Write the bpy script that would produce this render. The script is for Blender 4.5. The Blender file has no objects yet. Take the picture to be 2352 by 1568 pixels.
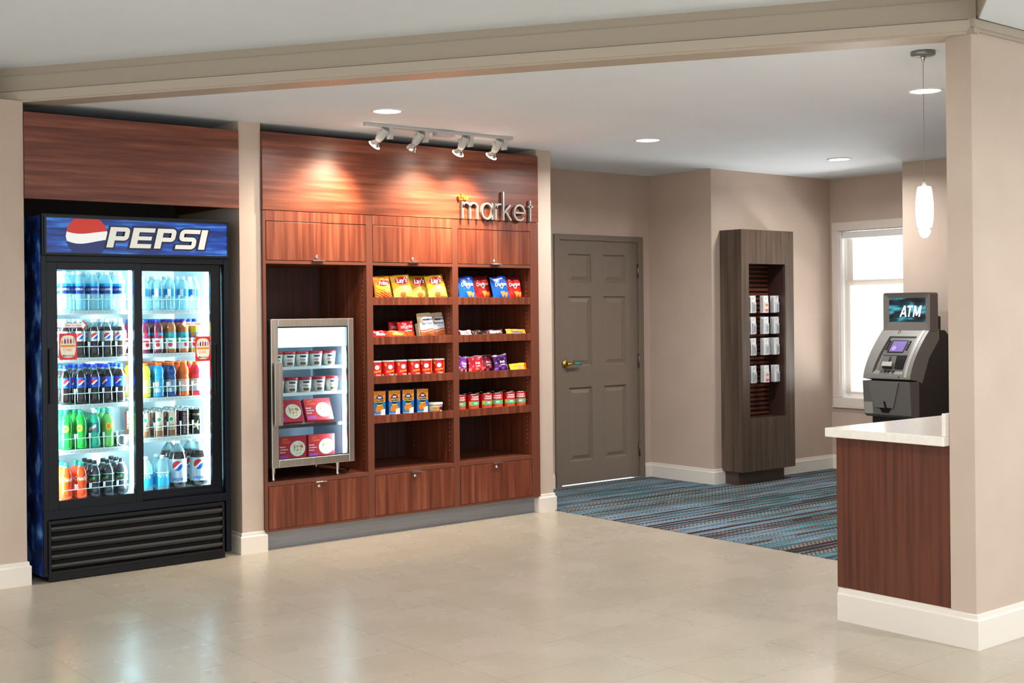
import bpy, math, random
from mathutils import Vector, Matrix
random.seed(7)
SC = bpy.context.scene
COL = SC.collection
PI = math.pi
# ------------------------------------------------------------------ camera
TH, ROLL, F_PX, CY_PX, EYE = 0.8885147, -0.010, 2890.895, 715.392, 1.49
fwd = Vector((math.cos(TH), math.sin(TH), 0)); rgt = Vector((math.sin(TH), -math.cos(TH), 0)); upv = Vector((0, 0, 1))
r2 = rgt*math.cos(ROLL) + upv*math.sin(ROLL); u2 = -rgt*math.sin(ROLL) + upv*math.cos(ROLL)
cd = bpy.data.cameras.new('camera'); cam = bpy.data.objects.new('camera', cd); COL.objects.link(cam)
mw = Matrix.Identity(4)
for i in range(3):
    mw[i][0], mw[i][1], mw[i][2] = r2[i], u2[i], -fwd[i]
mw[2][3] = EYE
cam.matrix_world = mw
cd.sensor_width = 36; cd.lens = F_PX/2352*36; cd.shift_y = -(784-CY_PX)/2352; cd.clip_start = .05
SC.camera = cam
# ------------------------------------------------------------------ world + view
SC.view_settings.view_transform = 'Standard'; SC.view_settings.look = 'None'
SC.view_settings.gamma = 1; SC.view_settings.exposure = 0.54; SC.view_settings.use_curve_mapping = False
wd = bpy.data.worlds.new('world'); SC.world = wd; wd.use_nodes = True
nt = wd.node_tree; bg = nt.nodes['Background']
tc = nt.nodes.new('ShaderNodeTexCoord'); nz = nt.nodes.new('ShaderNodeTexNoise'); rp = nt.nodes.new('ShaderNodeValToRGB')
nz.inputs['Scale'].default_value = 9; nz.inputs['Detail'].default_value = 3
rp.color_ramp.elements[0].position = .38; rp.color_ramp.elements[0].color = (.80, .86, .88, 1)
rp.color_ramp.elements[1].position = .62; rp.color_ramp.elements[1].color = (.97, .985, 1, 1)
nt.links.new(tc.outputs['Generated'], nz.inputs['Vector']); nt.links.new(nz.outputs['Fac'], rp.inputs['Fac'])
nt.links.new(rp.outputs['Color'], bg.inputs['Color']); bg.inputs['Strength'].default_value = 1.5
# ------------------------------------------------------------------ lights
def area(name, loc, size, power, color, direction=(0, 0, -1), shape='DISK', size_y=None, spread=PI):
    l = bpy.data.lights.new(name, 'AREA'); l.shape = shape; l.size = size
    if size_y: l.size_y = size_y
    l.energy = power; l.color = color; l.spread = spread
    o = bpy.data.objects.new(name, l); COL.objects.link(o); o.location = loc
    o.rotation_euler = Vector(direction).to_track_quat('-Z', 'Y').to_euler(); return o
NEUT = (1, .985, .965)
LIGHTS = [(4.15, 6.265), (6.345, 6.275), (8.43, 6.185), (6.175, 3.955)]
for (x, y), pw in zip(LIGHTS, (13, 26, 14, 15)):
    area('downlight_or_fill_lamp', (x, y, 2.665), .17, pw, NEUT, spread=math.radians(165))
for x, y in [(7.9, 4.4), (8.62, 4.95), (2.9, .6), (.4, 3.2), (.2, .2), (3.2, 3.3), (-1.4, 5.2), (5.6, 1.0)]:  # added fill lamps without fixtures, out of view in lobby and back corner
    z = 2.665 if x > 7.5 else 2.85
    if y < 2.958+(x-5.035)*.714: z = 2.735
    area('downlight_or_fill_lamp', (x, y, z), .17, 46 if x > 7.5 else (34 if (x, y) == (5.6, 1.0) else 20), NEUT, spread=math.radians(165))
area('window_daylight', (10.6, 6.9, 1.3), 1.7, 10, (.93, .97, 1), (-1, -.15, .05), 'RECTANGLE', 2.2)
area('ceiling_fill_glow', (11.3, 6.6, .15), 3.2, 620, (.96, .98, 1), (-.55, 0, 1), 'RECTANGLE', 2.2)  # added lamp outside, aimed up through the window to brighten the ceiling
# ------------------------------------------------------------------ materials
def srgb(h):
    if isinstance(h, str):
        h = h.lstrip('#'); h = [int(h[i:i+2], 16)/255 for i in (0, 2, 4)]
    return tuple(c/12.92 if c <= .04045 else ((c+.055)/1.055)**2.4 for c in h)+(1,)
MC = {}
def mat(name, col='#808080', rough=.5, metal=0, emit=0, ecol=None, spec=.5, coat=0, sheen=0):
    if name in MC: return MC[name]
    m = bpy.data.materials.new(name); m.use_nodes = True; b = m.node_tree.nodes['Principled BSDF']
    b.inputs['Base Color'].default_value = srgb(col); b.inputs['Roughness'].default_value = rough
    b.inputs['Metallic'].default_value = metal; b.inputs['Specular IOR Level'].default_value = spec
    b.inputs['Coat Weight'].default_value = coat
    if emit:
        b.inputs['Emission Color'].default_value = srgb(ecol or col); b.inputs['Emission Strength'].default_value = emit
    MC[name] = m; return m
def node(m, t): return m.node_tree.nodes.new(t)
def link(m, a, b): m.node_tree.links.new(a, b)
def ramp(m, fac, stops):
    r = node(m, 'ShaderNodeValToRGB'); link(m, fac, r.inputs['Fac']); e = r.color_ramp.elements
    while len(e) < len(stops): e.new(.5)
    for i, (p, c) in enumerate(stops): e[i].position = p; e[i].color = srgb(c)
    return r.outputs['Color']
def noisy(name, stops, scale=(1, 1, 1), nscale=5, rough=.5, detail=4, bump=0, metal=0, coat=0, bscale=None, spec=.5, distort=0, coords='Object'):
    if name in MC: return MC[name]
    m = mat(name, stops[0][1], rough, metal, coat=coat, spec=spec); b = m.node_tree.nodes['Principled BSDF']
    tc = node(m, 'ShaderNodeTexCoord'); mp = node(m, 'ShaderNodeMapping'); mp.inputs['Scale'].default_value = scale
    n = node(m, 'ShaderNodeTexNoise'); n.inputs['Scale'].default_value = nscale; n.inputs['Detail'].default_value = detail
    n.inputs['Distortion'].default_value = distort
    link(m, tc.outputs[coords], mp.inputs['Vector']); link(m, mp.outputs[0], n.inputs['Vector'])
    link(m, ramp(m, n.outputs['Fac'], stops), b.inputs['Base Color'])
    if bump:
        bp = node(m, 'ShaderNodeBump'); bp.inputs['Strength'].default_value = bump; bp.inputs['Distance'].default_value = .002
        n2 = n
        if bscale:
            n2 = node(m, 'ShaderNodeTexNoise'); n2.inputs['Scale'].default_value = bscale; link(m, tc.outputs[coords], n2.inputs['Vector'])
        link(m, n2.outputs['Fac'], bp.inputs['Height']); link(m, bp.outputs['Normal'], b.inputs['Normal'])
    return m
def wood(name, stops, axis, rough=.38):
    s = {'x': (.5, 9, 9), 'z': (9, 9, .35), 'y': (9, .5, 9)}[axis]
    return noisy(name, stops, s, 4.0, rough, 6, distort=.15)
WSTOP = [(.30, '#542516'), (.45, '#69311d'), (.55, '#763b25'), (.68, '#854c35')]
M_WX = wood('walnut_grain_across', WSTOP, 'x')
M_WZ = wood('walnut_grain_upright', WSTOP, 'z')
M_WPL = mat('walnut_edging', '#6c3a28', .42)
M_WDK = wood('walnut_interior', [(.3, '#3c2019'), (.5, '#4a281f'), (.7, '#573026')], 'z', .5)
M_KIOSK = wood('dark_ash_wood', [(.3, '#41342a'), (.5, '#514236'), (.7, '#625245')], 'z')
M_CTR = wood('counter_walnut', [(.3, '#421d0e'), (.45, '#562816'), (.58, '#62311d'), (.72, '#513321')], 'z', .4)
M_WALL = noisy('taupe_paint', [(.3, '#bfab9b'), (.7, '#c5b2a2')], (1, 1, 1), 3, .7, 3, .15, bscale=220)
M_BEAM = mat('beam_paint', '#ab9d8b', .45)
M_CEIL = noisy('ceiling_paint', [(.3, '#e2ebf3'), (.7, '#e6eff6')], (1, 1, 1), 1.5, .85, 2)
M_BASE = mat('baseboard_white', '#e6ddd2', .38)
M_DOOR = mat('door_paint', '#7d6f62', .36)
M_FRAME = mat('door_frame_paint', '#7b6d60', .4)
M_BLACK = mat('black_enamel', '#05070a', .35, spec=.3)
M_DARKB = mat('dark_blue_black', '#050a16', .28, spec=.25)
M_CHROME = mat('chrome', '#d8d8d8', .15, 1)
M_STEEL = noisy('brushed_steel', [(.3, '#b9b4ac'), (.7, '#d0cbc3')], (30, 30, .6), 5, .3, 3, metal=1)
M_BRASS = mat('brass', '#c9a04a', .22, 1)
M_WHITE = mat('white_plastic', '#e9e9e7', .4)
M_WHITEM = mat('white_metal', '#dfe3e4', .4)
M_FIX = mat('fixture_grey', '#c2c1be', .45)
M_GREYTOE = noisy('brushed_aluminium_toe', [(.3, '#8e9298'), (.7, '#9ea2a8')], (.6, 30, 30), 5, .38, 3, metal=.55)
M_QUARTZ = noisy('white_quartz', [(.3, '#e9e2d9'), (.7, '#f0e9e1')], (1, 1, 1), 40, .14, 3)
M_LED = mat('cool_led', '#ffffff', .5, emit=14, ecol='#c4f4ff')
M_LEDS = mat('soft_led', '#ffffff', .5, emit=4.5, ecol='#dcf6ff')
M_COOLIN = mat('cooler_liner', '#d6e6ea', .45)
M_LAMPE = mat('lamp_diffuser', '#ffffff', .5, emit=14, ecol='#fff8ee')
M_BULB = mat('bulb_glow', '#ffffff', .5, emit=22, ecol='#fff0dc')
M_REFL = mat('lamp_reflector', '#e6e2dc', .12, 1)

def clear(name, tint='#ffffff', amount=.9, col='#ffffff', rough=.05, emit=0):
    """thin see-through shell: mostly transparent with a glossy coat"""
    if name in MC: return MC[name]
    m = mat(name, col, rough); ns = m.node_tree.nodes; b = ns['Principled BSDF']; out = ns['Material Output']
    tr = node(m, 'ShaderNodeBsdfTransparent'); tr.inputs['Color'].default_value = srgb(tint)
    lw = node(m, 'ShaderNodeLayerWeight'); lw.inputs['Blend'].default_value = .25
    mr = node(m, 'ShaderNodeMapRange'); mr.inputs['To Min'].default_value = amount; mr.inputs['To Max'].default_value = max(0, amount-.55)
    mx = node(m, 'ShaderNodeMixShader')
    link(m, lw.outputs['Fresnel'], mr.inputs['Value']); link(m, mr.outputs[0], mx.inputs['Fac'])
    link(m, b.outputs[0], mx.inputs[1]); link(m, tr.outputs[0], mx.inputs[2]); link(m, mx.outputs[0], out.inputs['Surface'])
    return m
M_GLASS = clear('door_glass', '#f4fdff', .95, '#202428')
M_GLASS2 = clear('window_glass', '#ffffff', .96, '#202428')
M_PETW = clear('clear_bottle', '#e2fbff', .62, '#cdf2fb', .08)
M_PETC = clear('clear_neck', '#d9eef2', .55, '#9fb3b8', .08)
M_HAZE = mat('frost', '#ffffff', .3)

# ---- floor tile
def tile_material():
    m = mat('porcelain_tile', '#c9bcab', .2, spec=.5); b = m.node_tree.nodes['Principled BSDF']
    tc = node(m, 'ShaderNodeTexCoord'); sx = node(m, 'ShaderNodeSeparateXYZ'); link(m, tc.outputs['Object'], sx.inputs[0])
    def M(op, a, v, c=None):
        n = node(m, 'ShaderNodeMath'); n.operation = op
        for i, q in enumerate([a, v] + ([c] if c is not None else [])):
            if hasattr(q, 'links'): link(m, q, n.inputs[i])
            else: n.inputs[i].default_value = q
        return n.outputs[0]
    px = M('DIVIDE', M('SUBTRACT', sx.outputs['X'], 1.90), .635); py = M('DIVIDE', M('SUBTRACT', sx.outputs['Y'], 3.02), .3205)
    fx = M('ABSOLUTE', M('SUBTRACT', M('FRACT', M('ADD', px, 100.5), 0), .5), 0); fy = M('ABSOLUTE', M('SUBTRACT', M('FRACT', M('ADD', py, 100.5), 0), .5), 0)
    jx = M('LESS_THAN', M('MULTIPLY', fx, .635), .0016); jy = M('LESS_THAN', M('MULTIPLY', fy, .3205), .0014)
    j = M('MAXIMUM', jx, jy)
    cb = node(m, 'ShaderNodeCombineXYZ'); link(m, M('FLOOR', px, 0), cb.inputs[0]); link(m, M('FLOOR', py, 0), cb.inputs[1])
    wn = node(m, 'ShaderNodeTexWhiteNoise'); link(m, cb.outputs[0], wn.inputs['Vector'])
    n = node(m, 'ShaderNodeTexNoise'); n.inputs['Scale'].default_value = 2.6; n.inputs['Detail'].default_value = 4; n.inputs['Roughness'].default_value = .5
    link(m, tc.outputs['Object'], n.inputs['Vector'])
    f = M('ADD', M('MULTIPLY', n.outputs['Fac'], .8), M('MULTIPLY', wn.outputs['Value'], .2))
    base = ramp(m, f, [(.2, '#aaa08f'), (.5, '#aea493'), (.8, '#b3a99a')])
    mx = node(m, 'ShaderNodeMix'); mx.data_type = 'RGBA'; link(m, j, mx.inputs['Factor']); link(m, base, mx.inputs[6]); mx.inputs[7].default_value = srgb('#93897b')
    link(m, mx.outputs[2], b.inputs['Base Color'])
    ro = node(m, 'ShaderNodeMapRange'); link(m, n.outputs['Fac'], ro.inputs['Value']); ro.inputs['To Min'].default_value = .2; ro.inputs['To Max'].default_value = .34
    link(m, ro.outputs[0], b.inputs['Roughness'])
    return m
def carpet_material():
    m = mat('striped_carpet', '#3b6a70', .95, spec=.1); b = m.node_tree.nodes['Principled BSDF']
    tc = node(m, 'ShaderNodeTexCoord')
    def nz(scale, s, det=2, seed=0):
        mp = node(m, 'ShaderNodeMapping'); mp.inputs['Scale'].default_value = scale; mp.inputs['Location'].default_value = (seed, seed*.7, 0)
        n = node(m, 'ShaderNodeTexNoise'); n.inputs['Scale'].default_value = s; n.inputs['Detail'].default_value = det
        link(m, tc.outputs['Object'], mp.inputs[0]); link(m, mp.outputs[0], n.inputs['Vector']); return n.outputs['Fac']
    def M(op, p, q):
        n = node(m, 'ShaderNodeMath'); n.operation = op
        for i, v in enumerate((p, q)):
            if hasattr(v, 'links'): link(m, v, n.inputs[i])
            else: n.inputs[i].default_value = v
        return n.outputs[0]
    def MIX(f, p, q):
        n = node(m, 'ShaderNodeMix'); n.data_type = 'RGBA'
        for i, v in ((0, f), (6, p), (7, q)):
            if hasattr(v, 'links'): link(m, v, n.inputs[i])
            else: n.inputs[i].default_value = v
        return n.outputs[2]
    sx = node(m, 'ShaderNodeSeparateXYZ'); link(m, tc.outputs['Object'], sx.inputs[0])
    row = M('FLOOR', M('DIVIDE', sx.outputs['Y'], .018), 0)
    def wn(add):
        n = node(m, 'ShaderNodeTexWhiteNoise'); n.noise_dimensions = '1D'; link(m, M('ADD', row, add), n.inputs['W']); return n.outputs['Value']
    f = M('ADD', M('MULTIPLY', wn(.3), .42), M('MULTIPLY', nz((.55, 9, 1), 4, 2), .62))
    base = ramp(m, f, [(.20, '#15181b'), (.32, '#2a4248'), (.42, '#26636c'), (.50, '#4a5c68'), (.58, '#8296a6'), (.66, '#5c6c7c'), (.74, '#3a9298'), (.84, '#402a2a')])
    big = nz((1, 1, 1), .8, 1, 3); zone = ramp(m, big, [(.40, '#2c5652'), (.62, '#8394ac')])
    base = MIX(.30, base, zone)
    br = node(m, 'ShaderNodeTexBrick'); link(m, tc.outputs['Object'], br.inputs['Vector'])
    br.inputs['Scale'].default_value = 1; br.inputs['Brick Width'].default_value = .040; br.inputs['Row Height'].default_value = .018
    br.inputs['Mortar Size'].default_value = .0048; br.inputs['Mortar Smooth'].default_value = .1
    br.inputs['Color1'].default_value = (1, 1, 1, 1); br.inputs['Color2'].default_value = (1, 1, 1, 1); br.inputs['Mortar'].default_value = (0, 0, 0, 1)
    dashc = ramp(m, nz((.6, 6, 1), 3, 1, 21), [(.36, '#9c8569'), (.48, '#aeb2b0'), (.58, '#7798a0'), (.68, '#a06a4e')])
    dr = MIX(br.outputs['Color'], srgb('#2b1f1e'), dashc)
    pick = M('GREATER_THAN', M('ADD', wn(7.7), M('MULTIPLY', nz((.5, 1.5, 1), 2, 1, 5), .6)), .98)
    col = MIX(pick, base, dr)
    col = MIX(M('GREATER_THAN', M('ADD', wn(3.1), M('MULTIPLY', nz((.8, 2, 1), 2, 1, 15), .4)), 1.02), col, srgb('#3a2222'))
    link(m, col, b.inputs['Base Color'])
    bp = node(m, 'ShaderNodeBump'); bp.inputs['Strength'].default_value = .4; bp.inputs['Distance'].default_value = .004
    link(m, nz((8, 60, 1), 6, 2, 5), bp.inputs['Height']); link(m, bp.outputs['Normal'], b.inputs['Normal'])
    return m
def streak_material(name, lo, mid, hi, emit=0, scale=(1.2, 1, 9), rot=.12):
    m = mat(name, mid, .25); b = m.node_tree.nodes['Principled BSDF']
    tc = node(m, 'ShaderNodeTexCoord'); mp = node(m, 'ShaderNodeMapping'); mp.inputs['Scale'].default_value = scale; mp.inputs['Rotation'].default_value = (0, rot, 0)
    n = node(m, 'ShaderNodeTexNoise'); n.inputs['Scale'].default_value = 4; n.inputs['Detail'].default_value = 5
    link(m, tc.outputs['Object'], mp.inputs[0]); link(m, mp.outputs[0], n.inputs['Vector'])
    c = ramp(m, n.outputs['Fac'], [(.36, lo), (.52, mid), (.7, hi)]); link(m, c, b.inputs['Base Color'])
    if emit: link(m, c, b.inputs['Emission Color']); b.inputs['Emission Strength'].default_value = emit
    return m

# ------------------------------------------------------------------ mesh builder
class MB:
    def __init__(s): s.v = []; s.f = []; s.m = []; s.sm = []
    def add(s, verts, faces, mi=0, smooth=False):
        o = len(s.v); s.v += [tuple(p) for p in verts]
        for i, f in enumerate(faces):
            s.f.append([a+o for a in f]); s.m.append(mi[i] if isinstance(mi, list) else mi); s.sm.append(smooth)
        return s
    def box(s, a, b, mi=0):
        x0, y0, z0 = [min(p, q) for p, q in zip(a, b)]; x1, y1, z1 = [max(p, q) for p, q in zip(a, b)]
        return s.add([(x0, y0, z0), (x1, y0, z0), (x1, y1, z0), (x0, y1, z0), (x0, y0, z1), (x1, y0, z1), (x1, y1, z1), (x0, y1, z1)],
                     [(3, 2, 1, 0), (4, 5, 6, 7), (0, 1, 5, 4), (1, 2, 6, 5), (2, 3, 7, 6), (3, 0, 4, 7)], mi)
    def prism(s, poly, lo, hi, axis='z', mi=0):
        """polygon in the two other axes, extruded along axis"""
        def P(a, b, c): return {'z': (a, b, c), 'x': (c, a, b), 'y': (a, c, b)}[axis]
        n = len(poly); v = [P(p[0], p[1], lo) for p in poly]+[P(p[0], p[1], hi) for p in poly]
        f = [list(range(n))[::-1], list(range(n, 2*n))]+[(i, (i+1) % n, n+(i+1) % n, n+i) for i in range(n)]
        return s.add(v, f, mi)
    def lathe(s, prof, n=20, c=(0, 0, 0), mi=0, smooth=True, caps=True):
        """prof list of (r, z[, mi])"""
        o = len(s.v); rows = []
        for p in prof:
            rows.append(len(s.v)); s.v += [(c[0]+p[0]*math.cos(2*PI*i/n), c[1]+p[0]*math.sin(2*PI*i/n), c[2]+p[1]) for i in range(n)]
        for k in range(len(prof)-1):
            a, b = rows[k], rows[k+1]; m = prof[k][2] if len(prof[k]) > 2 else mi
            for i in range(n):
                j = (i+1) % n; s.f.append([a+i, a+j, b+j, b+i]); s.m.append(m); s.sm.append(smooth)
        if caps:
            for r, rev in ((rows[0], True), (rows[-1], False)):
                f = [r+i for i in range(n)]; s.f.append(f[::-1] if rev else f); s.m.append(prof[0][2] if rev and len(prof[0]) > 2 else (prof[-1][2] if len(prof[-1]) > 2 else mi)); s.sm.append(False)
        return s
    def tube(s, pts, r, n=8, mi=0, closed=False):
        pts = [Vector(p) for p in pts]; rows = []; prev = None
        for i, p in enumerate(pts):
            if closed: t = pts[(i+1) % len(pts)]-pts[i-1]
            else: t = pts[min(i+1, len(pts)-1)]-pts[max(i-1, 0)]
            t.normalize(); a = prev if prev is not None else (Vector((0, 0, 1)) if abs(t.z) < .9 else Vector((1, 0, 0)))
            a = (a-t*a.dot(t)).normalized(); prev = a; b = t.cross(a); rr = r[i] if isinstance(r, (list, tuple)) else r
            rows.append(len(s.v)); s.v += [tuple(p+a*(rr*math.cos(2*PI*k/n))+b*(rr*math.sin(2*PI*k/n))) for k in range(n)]
        for k in range(len(rows)-(0 if closed else 1)):
            a, b = rows[k], rows[(k+1) % len(rows)]
            for i in range(n):
                j = (i+1) % n; s.f.append([a+i, a+j, b+j, b+i]); s.m.append(mi); s.sm.append(n > 4)
        if not closed:
            s.f.append([rows[0]+i for i in range(n)][::-1]); s.f.append([rows[-1]+i for i in range(n)]); s.m += [mi, mi]; s.sm += [False, False]
        return s
    def merge(s, other, M=None, mi=None):
        vs = [tuple(M @ Vector(p)) for p in other.v] if M else other.v
        o = len(s.v); s.v += vs
        for f, m, sm in zip(other.f, other.m, other.sm): s.f.append([a+o for a in f]); s.m.append(m if mi is None else mi); s.sm.append(sm)
        return s
    def map(s, fn): s.v = [tuple(fn(*p)) for p in s.v]; return s
    def build(s, name, mats, parent=None, bevel=0, seg=2, world=True):
        off = Vector((0, 0, 0)); q = parent
        if world:
            while q is not None: off += q.location; q = q.parent
        me = bpy.data.meshes.new(name)
        me.from_pydata([(p[0]-off.x, p[1]-off.y, p[2]-off.z) for p in s.v], [], s.f)
        for m in (mats if isinstance(mats, (list, tuple)) else [mats]): me.materials.append(m)
        me.polygons.foreach_set('material_index', s.m); me.polygons.foreach_set('use_smooth', s.sm); me.validate(); me.update()
        o = bpy.data.objects.new(name, me); COL.objects.link(o)
        if parent is not None: o.parent = parent
        if bevel:
            b = o.modifiers.new('bevel', 'BEVEL'); b.width = bevel; b.segments = seg; b.limit_method = 'ANGLE'; b.angle_limit = .6
        return o
def B(*boxes):
    m = MB()
    for q in boxes: m.box((q[0], q[2], q[4]), (q[1], q[3], q[5]))   # x0,x1,y0,y1,z0,z1
    return m
def tag(o, label, cat, group=None, kind=None):
    o['label'] = label; o['category'] = cat
    if group: o['group'] = group
    if kind: o['kind'] = kind
    return o
def thing(name, label, cat, loc=(0, 0, 0), group=None, kind=None):
    o = bpy.data.objects.new(name, None); COL.objects.link(o); o.location = loc; o.empty_display_size = .05
    return tag(o, label, cat, group, kind)
def struct(name, mb, m, label, cat='wall', bevel=0):
    return tag(mb.build(name, m, bevel=bevel), label, cat, kind='structure')
def dup(o, loc=None, rotz=None, label=None, group=None, parent=None):
    c = o.copy(); COL.objects.link(c); c.parent = parent
    if loc is not None: c.location = loc
    if rotz is not None: c.rotation_euler = (0, 0, rotz)
    if label: c['label'] = label
    if group: c['group'] = group
    for ch in o.children: dup(ch, parent=c)
    return c
class Proto:
    """first placement moves the prototype itself, later ones copy it with its parts"""
    def __init__(s, maker): s.maker = maker; s.o = None; s.base = None
    def put(s, loc, rotz, label, group):
        if s.o is None:
            s.o = s.maker(); o = s.o; o.location = loc; o.rotation_euler = (0, 0, rotz); o['label'] = label; o['group'] = group; return o
        return dup(s.o, loc, rotz, label, group)

# ---- text
TXT = {}
def text_mb(s, size=1.0, bold=0.0, shear=0.0, ext=.02, sx=1.0, align='CENTER', spacing=1.0):
    key = (s, bold, shear, align, spacing)
    if key not in TXT:
        cu = bpy.data.curves.new('lettering', 'FONT'); cu.body = s; cu.size = 1; cu.offset = bold; cu.shear = shear
        cu.align_x = align; cu.align_y = 'CENTER'; cu.resolution_u = 2; cu.space_character = spacing; cu.fill_mode = 'FRONT'
        ob = bpy.data.objects.new('lettering', cu); COL.objects.link(ob)
        dg = bpy.context.evaluated_depsgraph_get(); me = bpy.data.meshes.new_from_object(ob.evaluated_get(dg))
        TXT[key] = ([tuple(v.co) for v in me.vertices], [tuple(p.vertices) for p in me.polygons])
        bpy.data.objects.remove(ob); bpy.data.meshes.remove(me); bpy.data.curves.remove(cu)
    v, f = TXT[key]; m = MB(); m.add([(p[0]*size*sx, p[1]*size, 0) for p in v], f); return m
def on_front(m, x, y, z):     # flat text facing -Y
    return m.map(lambda a, b, c: (x+a, y-c, z+b))
def on_cyl(m, r, z, phi=0):
    return m.map(lambda a, b, c: (r*math.sin(a/r+phi), -r*math.cos(a/r+phi), z+b))
def in_poly(x, y, poly):
    c = False; j = len(poly)-1
    for i in range(len(poly)):
        if (poly[i][1] > y) != (poly[j][1] > y) and x < (poly[j][0]-poly[i][0])*(y-poly[i][1])/(poly[j][1]-poly[i][1])+poly[i][0]: c = not c
        j = i
    return c
def ell(x, y, cx, cy, rx, ry): return ((x-cx)/rx)**2+((y-cy)/ry)**2 < 1
def disc(r, n=28, cx=0, cy=0): return [(cx+r*math.cos(2*PI*i/n), cy+r*math.sin(2*PI*i/n)) for i in range(n)]
#==SECTION structure
HC, HL = 2.69, 2.875       # market ceiling, lobby ceiling
struct('floor', B((-5, 6.175, -4, 8.05, -.05, 0), (6.175, 10.5, -4, 3.0, -.05, 0)), tile_material(), 'beige stone-look tile floor across the lobby', 'floor')
struct('floor_carpet', B((6.175, 9.9, 3.0, 8.02, -.05, .003)), carpet_material(), 'blue and teal striped carpet in the back corner', 'carpet')
struct('ceiling', B((2.2, 9.9, 2.9, 8.15, HC, HC+.06)).map(lambda x, y, z: (x, max(y, 7.2-(x-2.26)*1.528+.05) if x < 6 and y < 7 else y, z)) if False else
       MB().prism([(2.2, 7.35), (5.0, 3.06), (9.9, 3.0), (9.9, 8.15), (2.2, 8.15)], HC, HC+.06), M_CEIL, 'smooth white ceiling over the market corner', 'ceiling')
lob = MB().prism([(-5, -4), (4.4, -4), (5.06, 2.99), (2.0, 7.68), (-5, 7.68)], HL, HL+.06)
struct('ceiling', lob, M_CEIL, 'pale grey lobby ceiling in front of the beam', 'ceiling')
# lower ceiling on the right of the lobby
d = Vector((-.273, -.195)).normalized()
pr = [(5.035, 2.958), (5.035+d.x*9, 2.958+d.y*9), (9.2, -4), (9.2, 2.985)]
struct('ceiling', MB().prism(pr[::-1], 2.743, 2.95), M_CEIL, 'low ceiling beside the right pillar', 'ceiling')
# boxed edge of the low ceiling
nq = Vector((d.y, -d.x)); nq = nq if nq.dot(Vector((-1, 1))) > 0 else -nq
e0_, e1_ = Vector((5.035, 2.958)), Vector((5.035+d.x*8, 2.958+d.y*8))
struct('ceiling_edge', MB().prism([tuple(e0_), tuple(e1_), tuple(e1_+nq*.006), tuple(e0_+nq*.006)], 2.745, 2.93), M_BEAM, 'taupe vertical edge of the low ceiling', 'trim')
# beam
P0, P1 = Vector((1.9, 7.752)), Vector((5.025, 2.966)); dv = (P1-P0).normalized(); nv = Vector((-dv.y, dv.x))  # nv points to market side
if nv.dot(Vector((1, 1))) < 0: nv = -nv
def beam_box(off0, off1, z0, z1, e0=0, e1=0):
    a = P0+dv*e0; b = P1+dv*e1; m = MB()
    pts = [a+nv*off0, b+nv*off0, b+nv*off1, a+nv*off1]; return m.prism([(p.x, p.y) for p in pts], z0, z1)
bm_ = MB(); bm_.merge(beam_box(.012, .14, 2.692, 2.93)); bm_.merge(beam_box(.0125, .10, 2.758, 2.929, 5.6, .45)); bm_.merge(beam_box(.004, .02, 2.742, 2.828)); bm_.merge(beam_box(.0, .02, 2.744, 2.75))
struct('ceiling_beam', bm_, M_BEAM, 'long taupe beam crossing below the lobby ceiling', 'beam')
tr = MB(); tr.merge(beam_box(-.012, .02, 2.69, 2.738, 0, .0)); tr.merge(beam_box(-.006, .15, 2.678, 2.692, 0, -.02))
struct('trim_1', tr, mat('beam_trim', '#b9ab99', .4), 'narrow moulding along the bottom of the beam', 'trim')
struct('trim_2', B((5.0, 9.2, 2.966, 2.99, 2.705, 2.742), (5.0, 9.2, 2.973, 2.99, 2.69, 2.705), (4.996, 5.035, 2.958, 2.992, 2.679, 2.700)), M_BEAM, 'narrow moulding on top of the right pillar wall', 'trim')
# walls
struct('wall_left', B((-5, 2.307, 7.13, 8.1, 0, 2.685), (-5, 1.93, 7.13, 8.1, 2.685, 2.93)), M_WALL, 'taupe wall at the left edge beside the drink cooler')
struct('wall_middle', B((3.618, 3.767, 7.13, 8.0, 0, HC)), M_WALL, 'narrow taupe wall end between drink cooler and market shelves')
struct('wall_niche', B((6.035, 6.175, 7.13, 8.0, 0, HC)), M_WALL, 'narrow taupe wall end right of the market shelves')
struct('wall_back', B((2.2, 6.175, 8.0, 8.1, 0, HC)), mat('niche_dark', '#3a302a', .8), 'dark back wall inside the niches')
struct('wall_door', B((6.175, 6.95, 7.98, 8.1, 0, HC), (7.96, 8.07, 7.98, 8.1, 0, HC), (6.95, 7.96, 7.98, 8.1, 2.125, HC)), M_WALL, 'taupe wall around the closed door')
struct('wall_corner', B((8.07, 9.9, 7.235, 8.1, 0, HC)), M_WALL, 'projecting taupe wall behind the gift card stand')
struct('wall_window', B((9.711, 9.85, 6.0, 6.28, 0, HC), (9.711, 9.85, 7.13, 7.235, 0, HC), (9.711, 9.85, 6.28, 7.13, 0, .66), (9.711, 9.85, 6.28, 7.13, 2.21, HC)), M_WALL, 'taupe wall around the window')
struct('wall_right', B((9.101, 9.85, 3.0, 6.053, 0, HC)), M_WALL, 'taupe wall behind the cash machine')
struct('wall_partition', B((5.013, 9.2, 2.985, 3.108, 0, 2.70), (5.013, 9.2, 2.992, 3.108, 2.70, 2.95)), M_WALL, 'pillar-like taupe wall end at the right edge')
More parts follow.
